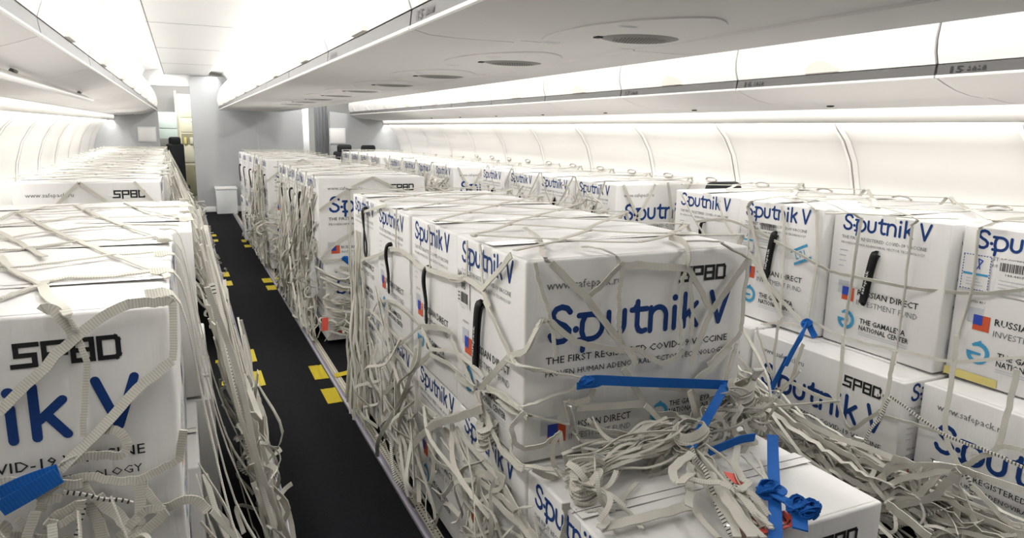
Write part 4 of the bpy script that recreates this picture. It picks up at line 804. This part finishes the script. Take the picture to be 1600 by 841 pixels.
# -- second and farthest middle stacks
for nm, xl, y0, y1, ny, dn in (('the second middle stack', 0.81, 4.83, 6.89, 10, 150), ('the farthest middle stack', 0.76, 7.65, 10.2, 11, 150)):
    root = net('white webbing cargo net over %s' % nm, (xl + 0.4, y0 + 1, 0))
    bm = bmesh.new(); chains(bm, xl - 0.012, xl + 0.76, y0 + 0.03, y1, 1.182, ny, 0.19, 0.5, 0.3, w=0.018, flare_l=0.03)
    F = lambda x, z, d=0.016: Vector((xl + x, y0 - d, z))
    for a, b, c in (((0, .95), (.20, 1.09), (.37, 1.17)), ((.37, 1.17), (.55, 1.08), (.76, .98)), ((0, .62), (.10, .72), (.20, .78)), ((.20, .78), (.30, .83), (.42, .86)), ((.42, .86), (.6, .75), (.76, .70)), ((.20, 1.09), (.20, .95), (.21, .78)), ((.55, 1.08), (.50, .95), (.42, .86)), ((.0, .60), (.2, .62), (.42, .70))):
        ribbon(bm, spline([F(*a), F(*b), F(*c)], 4), 0.018, 0.003, (0, -1, 0))
    done(root, 'webbing', bm)
    bm = bmesh.new(); dense_side(bm, xl - 0.006, y0, y1, dn, xf=(0.70, 0.77)); dense_side(bm, xl - 0.006, y0, y1, dn // 2, (0.2, 0.7), xf=(0.70, 0.78))
    loops(bm, 40, lambda: (xl - 0.05, R.uniform(y0, y1), R.uniform(0.05, 0.5)), 0.06, keep=lambda p: Vector((min(p.x, xl - 0.012), p.y, p.z)))
    # swags across the foot of its front face
    for k in range(26):
        xa = R.uniform(xl - 0.05, xl + 0.15); za = R.uniform(0.12, 0.58)
        pts = [Vector((xa, y0 - 0.03, za)), Vector((xa + 0.2, y0 - R.uniform(0.02, 0.12), za - R.uniform(0.02, 0.10))), Vector((xa + 0.45, y0 - R.uniform(0.02, 0.1), za + R.uniform(-0.06, 0.10))), Vector((xl + 0.76, y0 - 0.03, za + R.uniform(0, 0.25)))]
        ribbon(bm, spline(pts, 4), R.uniform(0.012, 0.022), 0.003, None, twist=R.uniform(-.8, .8))
    loops(bm, 24, lambda: (R.uniform(xl, xl + 0.3), y0 - 0.06, R.uniform(0.08, 0.45)), 0.07, keep=lambda p: Vector((p.x, min(p.y, y0 - 0.015), p.z)))
    done(root, 'tangled_bundle', bm)
    for k in range(4): hook(root, Vector((xl - 0.05, y0 + 0.3 + 0.5 * k, 0.10)) - Vector(root.location), R.uniform(0, 3), 1.2)

# -- left wall row
def curtain(bm, xr, y0, y1, per_m, xf=(0.19, 0.25)):
    n = int((y1 - y0) * per_m)
    line = lambda p: max(p.x, xr + 0.015)
    hang(bm, n, lambda: (xr + R.uniform(0.02, 0.05), R.uniform(y0, y1), R.uniform(0.9, 1.17)), lambda: (R.uniform(*xf), R.uniform(y0, y1), R.uniform(0.02, 0.10)), slack=0.022, clampx=line, wob=1.3)
    hang(bm, n, lambda: (xr + R.uniform(0.06, 0.16), R.uniform(y0, y1), R.uniform(0.35, 0.8)), lambda: (R.uniform(*xf), R.uniform(y0, y1), R.uniform(0.02, 0.12)), slack=0.045, clampx=line, wob=1.3)
    # long cords running down the curtain, and slack crossing ones
    for _ in range(int((y1 - y0) * per_m * 0.35)):
        ya = R.uniform(y0, y1); za = R.uniform(0.3, 0.8); xx = lambda z: xr + 0.03 + (0.21 - xr) * (1 - z / 1.15) 
        pts = [Vector((xx(za) + 0.01, ya, za)), Vector((xx(za - .1) + 0.02, ya + 0.12, za - R.uniform(0.02, 0.14))), Vector((xx(za) + 0.01, ya + 0.28, za + R.uniform(-.1, .1)))]
        ribbon(bm, spline(pts, 4), R.uniform(0.01, 0.02), 0.003, None, twist=R.uniform(-1, 1))
for nm, key, xr, y0, y1, ny, pm in (('the nearest stack along the left wall', 'lA', -0.045, 1.432, 3.49, 0, 36), ('the second stack along the left wall', None, -0.135, 4.74, 6.80, 10, 48), ('the third stack along the left wall', None, -0.19, 7.0, 9.06, 10, 40), ('the farthest stack along the left wall', None, -0.24, 9.5, 11.56, 10, 30)):
    root = net('white webbing cargo net over %s' % nm, (xr - 0.4, (y0 + y1) / 2, 0))
    bm = bmesh.new()
    if key: traced(bm, key)
    else:
        chains(bm, xr - 0.75, xr + 0.02, y0 + 0.03, y1, 1.182, ny, 0.19, 0.0, 0.3, w=0.018, flare_r=0.05)
        for a, b in (((-.42, 1.17), (-.60, .98)), ((-.42, 1.17), (-.30, 1.06)), ((-.30, 1.06), (-.1, .9)), ((-.14, 1.17), (-.05, 1.05))):
            ribbon(bm, spline([Vector((xr + a[0], y0 - 0.014, a[1])), Vector((xr + b[0], y0 - 0.014, b[1]))], 3), 0.018, 0.003, (0, -1, 0))
    if key:       # straps over the shoulder of the nearest stack
        for k in range(9):
            y = 1.46 + 0.235 * k; xs = xr + (0.012 if y < 2.45 else 0.068)
            pts = [Vector((xs - 0.05, y, 1.186)), Vector((xs + 0.008, y + R.uniform(-.02, .02), 1.16)), Vector((xs + 0.04, y + R.uniform(-.05, .05), 0.92)), Vector((xs + 0.09, y + R.uniform(-.08, .08), 0.62)), Vector((0.16, y + R.uniform(-.08, .08), 0.32)), Vector((0.22, y, 0.04))]
            ribbon(bm, spline(pts, 4), 0.020, 0.003, (1, 0, 0.2))
    done(root, 'webbing', bm)
    bm = bmesh.new()
    if key:
        curtain(bm, xr + 0.055, y0 + 0.35, y1 + 0.05, pm)
        hang(bm, 16, lambda: (xr + R.uniform(0.02, 0.06), R.uniform(1.35, 1.9), R.uniform(0.5, 0.7)), lambda: (R.uniform(0.12, 0.24), R.uniform(1.2, 1.9), R.uniform(0.02, 0.15)), slack=0.05, clampx=lambda p: max(p.x, xr + 0.03))
        loops(bm, 22, lambda: (R.uniform(0.10, 0.22), R.uniform(1.2, 2.6), R.uniform(0.08, 0.45)), 0.06, keep=lambda p: Vector((max(p.x, 0.075), p.y, p.z)))
        loops(bm, 10, lambda: (R.uniform(-0.35, -0.05), 1.37, R.uniform(0.58, 0.74)), 0.04, keep=lambda p: Vector((p.x, min(p.y, 1.415), p.z)))
        hang(bm, 18, lambda: (R.uniform(-0.5, -0.1), 1.39, R.uniform(0.70, 0.85)), lambda: (R.uniform(-0.4, 0.0), 1.36, R.uniform(0.3, 0.6)), slack=0.03)
    else:
        curtain(bm, xr + 0.03, y0, y1 + 0.15, pm)
        loops(bm, 30, lambda: (R.uniform(0.08, 0.22), R.uniform(y0, y1), R.uniform(0.05, 0.4)), 0.06)
    done(root, 'tangled_bundle', bm)
    for k in range(3): hook(root, Vector((0.20, y0 + 0.3 + 0.6 * k, 0.10)) - Vector(root.location), R.uniform(0, 3), 1.2)

# -- right wall row
root = net('white webbing cargo net over the nearest stack along the right wall, sagging to the floor', (2.7, 2.0, 0))
bm = bmesh.new(); traced(bm, 'rA')
chains(bm, 2.52, 3.24, 1.15, 3.12, 1.209, 9, 0.22, 0.0, 0.2, w=0.016)
done(root, 'webbing', bm)
bm = bmesh.new()
ridge = [Vector(p) for p in ((2.05, 2.45, 0.62), (2.10, 2.12, 0.52), (2.12, 1.85, 0.46), (2.14, 1.62, 0.42), (2.16, 1.42, 0.42), (2.20, 1.2, 0.40), (2.24, 0.9, 0.38))]
RS = spline(ridge, 8)
def on_ridge(dz=0.0):
    p = R.choice(RS); return (p.x + R.uniform(-.03, .03), p.y + R.uniform(-.04, .04), p.z + R.uniform(-.03, .02) + dz)
lim = lambda p: min(p.x, 2.27)
hang(bm, 90, lambda: on_ridge(-0.05), lambda: (R.uniform(2.06, 2.24), R.uniform(1.0, 2.5), R.uniform(0.02, 0.22)), slack=0.05, clampx=lim, wmin=0.008, wmax=0.017)
for k in range(14):
    o = Vector((R.uniform(-.04, .03), R.uniform(-.05, .05), R.uniform(-.16, -.02)))
    ribbon(bm, [p + o + Vector((R.gauss(0, .004), R.gauss(0, .006), R.gauss(0, .006))) for p in RS], R.uniform(0.012, 0.022), 0.003, None, twist=R.uniform(-3, 3))
loops(bm, 30, lambda: on_ridge(-0.14), 0.06, keep=lambda p: Vector((min(p.x, 2.27), p.y, p.z)))
hang(bm, 40, lambda: (2.30, R.uniform(2.5, 3.15), R.uniform(0.2, 0.5)), lambda: (R.uniform(2.1, 2.25), R.uniform(2.3, 3.1), 0.03), slack=0.06, clampx=lim)
done(root, 'tangled_bundle', bm)
for l in ((2.16, 1.62, 0.40), (2.2, 1.35, 0.42), (2.12, 1.95, 0.10)): hook(root, Vector(l) - Vector(root.location), R.uniform(0, 3), 1.0)
for nm, xl, y0, y1, dx in (('the second stack along the right wall', 2.50, 3.81, 5.87, -0.04), ('the third stack along the right wall', 2.19, 6.0, 8.06, -0.02), ('the farthest stack along the right wall', 2.11, 8.25, 10.3, -0.02)):
    root = net('white webbing cargo net over %s' % nm, (xl + 0.4, y0 + 1, 0))
    bm = bmesh.new(); chains(bm, xl + dx, xl + 0.74 + dx, y0 + 0.03, y1, 1.184, 8, 0.24, 0.45, 0.2, w=0.016, lift=0.03)
    for a, b, c in (((.05, 1.17), (.18, .95), (.30, .75)), ((.30, 1.17), (.20, 1.0), (.05, .85)), ((.40, 1.18), (.44, 1.0), (.42, .8)), ((.60, 1.18), (.5, 1.02), (.42, .8))):
        ribbon(bm, spline([Vector((xl + q[0], y0 - 0.018, q[1])) for q in (a, b, c)], 4), 0.018, 0.003, (0, -1, 0))
    done(root, 'webbing', bm)
    bm = bmesh.new(); dense_side(bm, xl + dx * 2.2 - 0.02, y0 - 0.15, y1, 90, (0.45, 1.10), xf=(2.02, 2.10))
    loops(bm, 30, lambda: (xl - 0.08, R.uniform(y0 - 0.1, y0 + 0.5), R.uniform(0.8, 1.1)), 0.06, keep=lambda p: Vector((min(p.x, xl + dx * 2 - 0.02), p.y, p.z)))
    done(root, 'tangled_bundle', bm)

# ------------------------------------------------------------------ blue ties, tags, tapes
def tie(key, label, extra=None):
    bm = bmesh.new()
    for w, kind, p in TRACE[key]:
        pts = [Vector((p[i] / 1000, p[i + 1] / 1000, p[i + 2] / 1000)) for i in range(0, len(p), 3)]
        if len(pts) > 2: pts = spline(pts, 4)
        ext = [max(q[a] for q in pts) - min(q[a] for q in pts) for a in range(3)]
        a = ext.index(min(ext)); n = [0, 0, 0]; n[a] = 1 if a == 2 else -1
        ribbon(bm, pts, w / 1000, 0.004, n, twist=R.uniform(-.15, .15))
    for c, r in extra or ():
        for k in range(5):
            ph = R.uniform(0, 6)
            pts = [Vector(c) + Vector((r * math.cos(q * 0.8 + ph), r * math.sin(q * 0.8 + ph) * 0.8, r * 0.5 * math.sin(q * 1.3 + ph))) for q in range(9)]
            ribbon(bm, spline(pts, 2), 0.016, 0.003, None, twist=0.5)
    return tag(obj('tie_strap', bm, 'bluestrap'), label, 'strap', 'blue tie straps')
tp = lambda key, i, j: tuple(TRACE[key][i][2][3 * j + k] / 1000 for k in range(3))
tie('blueFront', 'blue strap stretched across the front of the nearest middle upper carton and down', [(tp('blueFront', 0, 0), 0.014), (tp('blueFront', 0, 4), 0.010)])
tie('blueBundle', 'short slanting blue strap buried in the net bunch on the low front carton')
tie('blueTop', 'knotted blue strap hanging over the top of the low front carton', [(tp('blueTop', 1, 0), 0.024), (tp('blueTop', 1, 3), 0.022), (tp('blueTop', 1, 5), 0.022)])
tie('blueRight', 'dark blue strap tied to the net before the third right upper carton', [(tp('blueRight', 0, 0), 0.018)])
tie('blueLeft', 'doubled blue strap across the front of the nearest left carton')
tie('blueMid', 'blue strap tied across the front of the second middle stack', [(tp('blueMid', 0, 0), 0.016)])

def tagcard(label, pts, m, name='tag', cat='tag', writing=None, th=0.002):
    P = [Vector(p) for p in pts]; n = (P[1] - P[0]).cross(P[3] - P[0]).normalized() * th
    bm = bmesh.new()
    a = [bm.verts.new(p + n) for p in P]; b = [bm.verts.new(p) for p in P]
    bm.faces.new(a); bm.faces.new(b[::-1])
    for i in range(4): bm.faces.new((a[(i + 1) % 4], a[i], b[i], b[(i + 1) % 4]))
    if writing:
        ux = (P[1] - P[0]); uy = (P[3] - P[0]); A = Art()
        lx, ly = ux.length, uy.length; writing(A, lx, ly)
        A.put(bm, P[0] + n, ux.normalized(), uy.normalized())
    return tag(obj(name, bm, [m, 'blue', 'black', 'grey', 'red'], smooth=False), label, cat)
def scrawl(A, lx, ly):
    A.text('150', 0.45 * lx, 0.30 * ly, 0.42 * lx, 0.42 * ly, 2, 0.0)
    A.stroke(arc(0.62 * lx, 0.5 * ly, 0.30 * lx, 20, 330, 16, 0.36 * ly), 0.003, 2)
tagcard('red paper tag with black scrawl at the front edge of the low front carton', [(1.095, 1.055, 0.618), (1.245, 1.048, 0.618), (1.245, 1.108, 0.618), (1.085, 1.120, 0.618)], 'redtag', writing=scrawl)
tagcard('small dark red tag tied in the net on the low front carton', [(1.190, 1.235, 0.640), (1.225, 1.215, 0.632), (1.240, 1.255, 0.640), (1.205, 1.275, 0.648)], 'redtag')
tagcard('small red and white tag at the floor beside the second middle stack', [(0.768, 4.66, 0.155), (0.812, 4.68, 0.150), (0.820, 4.70, 0.235), (0.775, 4.68, 0.240)], 'redtag')
bm = bmesh.new()
g = [[bm.verts.new((0.765 - 0.02 * math.sin(i * 1.1) * (j / 6), 4.98 - 0.16 * i / 5 + 0.02 * math.sin(j * 0.9), 0.62 - 0.26 * j / 6 - 0.03 * math.sin(i))) for i in range(6)] for j in range(7)]
for a, b in zip(g, g[1:]):
    for i in range(5): bm.faces.new((a[i], a[i + 1], b[i + 1], b[i]))
bmesh.ops.solidify(bm, geom=bm.faces[:], thickness=0.004)
tag(obj('cloth_scrap', bm, 'cloth'), 'white cloth caught in the net at the aisle corner of the second middle stack', 'cloth')

def tape_strip(x0, x1, y0, y1, z, label, grp='yellow tape marks on the aisle carpet', skew=0.0):
    bm = bmesh.new(); n = 5
    rows = [[bm.verts.new((x0 + (x1 - x0) * i / n + R.uniform(-.003, .003), (y0 if s == 0 else y1) + skew * i / n + R.uniform(-.006, .006), z + R.uniform(0.0006, 0.003))) for i in range(n + 1)] for s in (0, 1)]
    fs = [bm.faces.new((rows[0][i], rows[0][i + 1], rows[1][i + 1], rows[1][i])) for i in range(n)]
    bmesh.ops.solidify(bm, geom=fs, thickness=0.0012)
    return tag(obj('tape_mark', bm, 'yellow', smooth=False), label, 'tape', grp)
PL = ('nearest', 'second nearest', 'third', 'fourth', 'fifth', 'farthest')
for k, (a, b) in enumerate(((3.72, 3.96), (4.13, 4.40), (6.72, 6.92), (7.06, 7.28), (9.3, 9.5), (9.75, 9.97))):
    tape_strip(0.630, 0.714, a, b, 0.0065, '%s yellow tape square on the right edge of the aisle carpet' % PL[k])
for k, (a, b) in enumerate(((4.15, 4.43), (4.62, 4.90), (7.05, 7.28), (7.50, 7.75), (9.9, 10.1), (10.4, 10.6))):
    tape_strip(0.288, 0.348, a, b, 0.0065, '%s yellow tape square on the left edge of the aisle carpet' % PL[k])
for k, (a, b) in enumerate(((4.24, 4.31), (4.68, 4.74), (7.10, 7.17), (7.58, 7.65))):
    tape_strip(0.10, 0.250, a, b, 0.0075, '%s crumpled yellow tape running left from the left rail' % PL[k], 'crumpled yellow tapes beside the rails')
for k, (a, b) in enumerate(((3.80, 3.87), (4.12, 4.20), (6.95, 7.02), (7.18, 7.25))):
    tape_strip(0.752, 0.95, a, b, 0.0075, '%s crumpled yellow tape running right from the right rail' % PL[k], 'crumpled yellow tapes beside the rails', 0.05)
bm = bmesh.new(); box(bm, 0.765, 0.84, 3.46, 3.66, 0.0075, 0.026, 0, 0.004); tag(obj('wood_chip', bm, 'wood'), 'small brown plywood piece on the floor at the far corner of the nearest middle stack', 'wood')
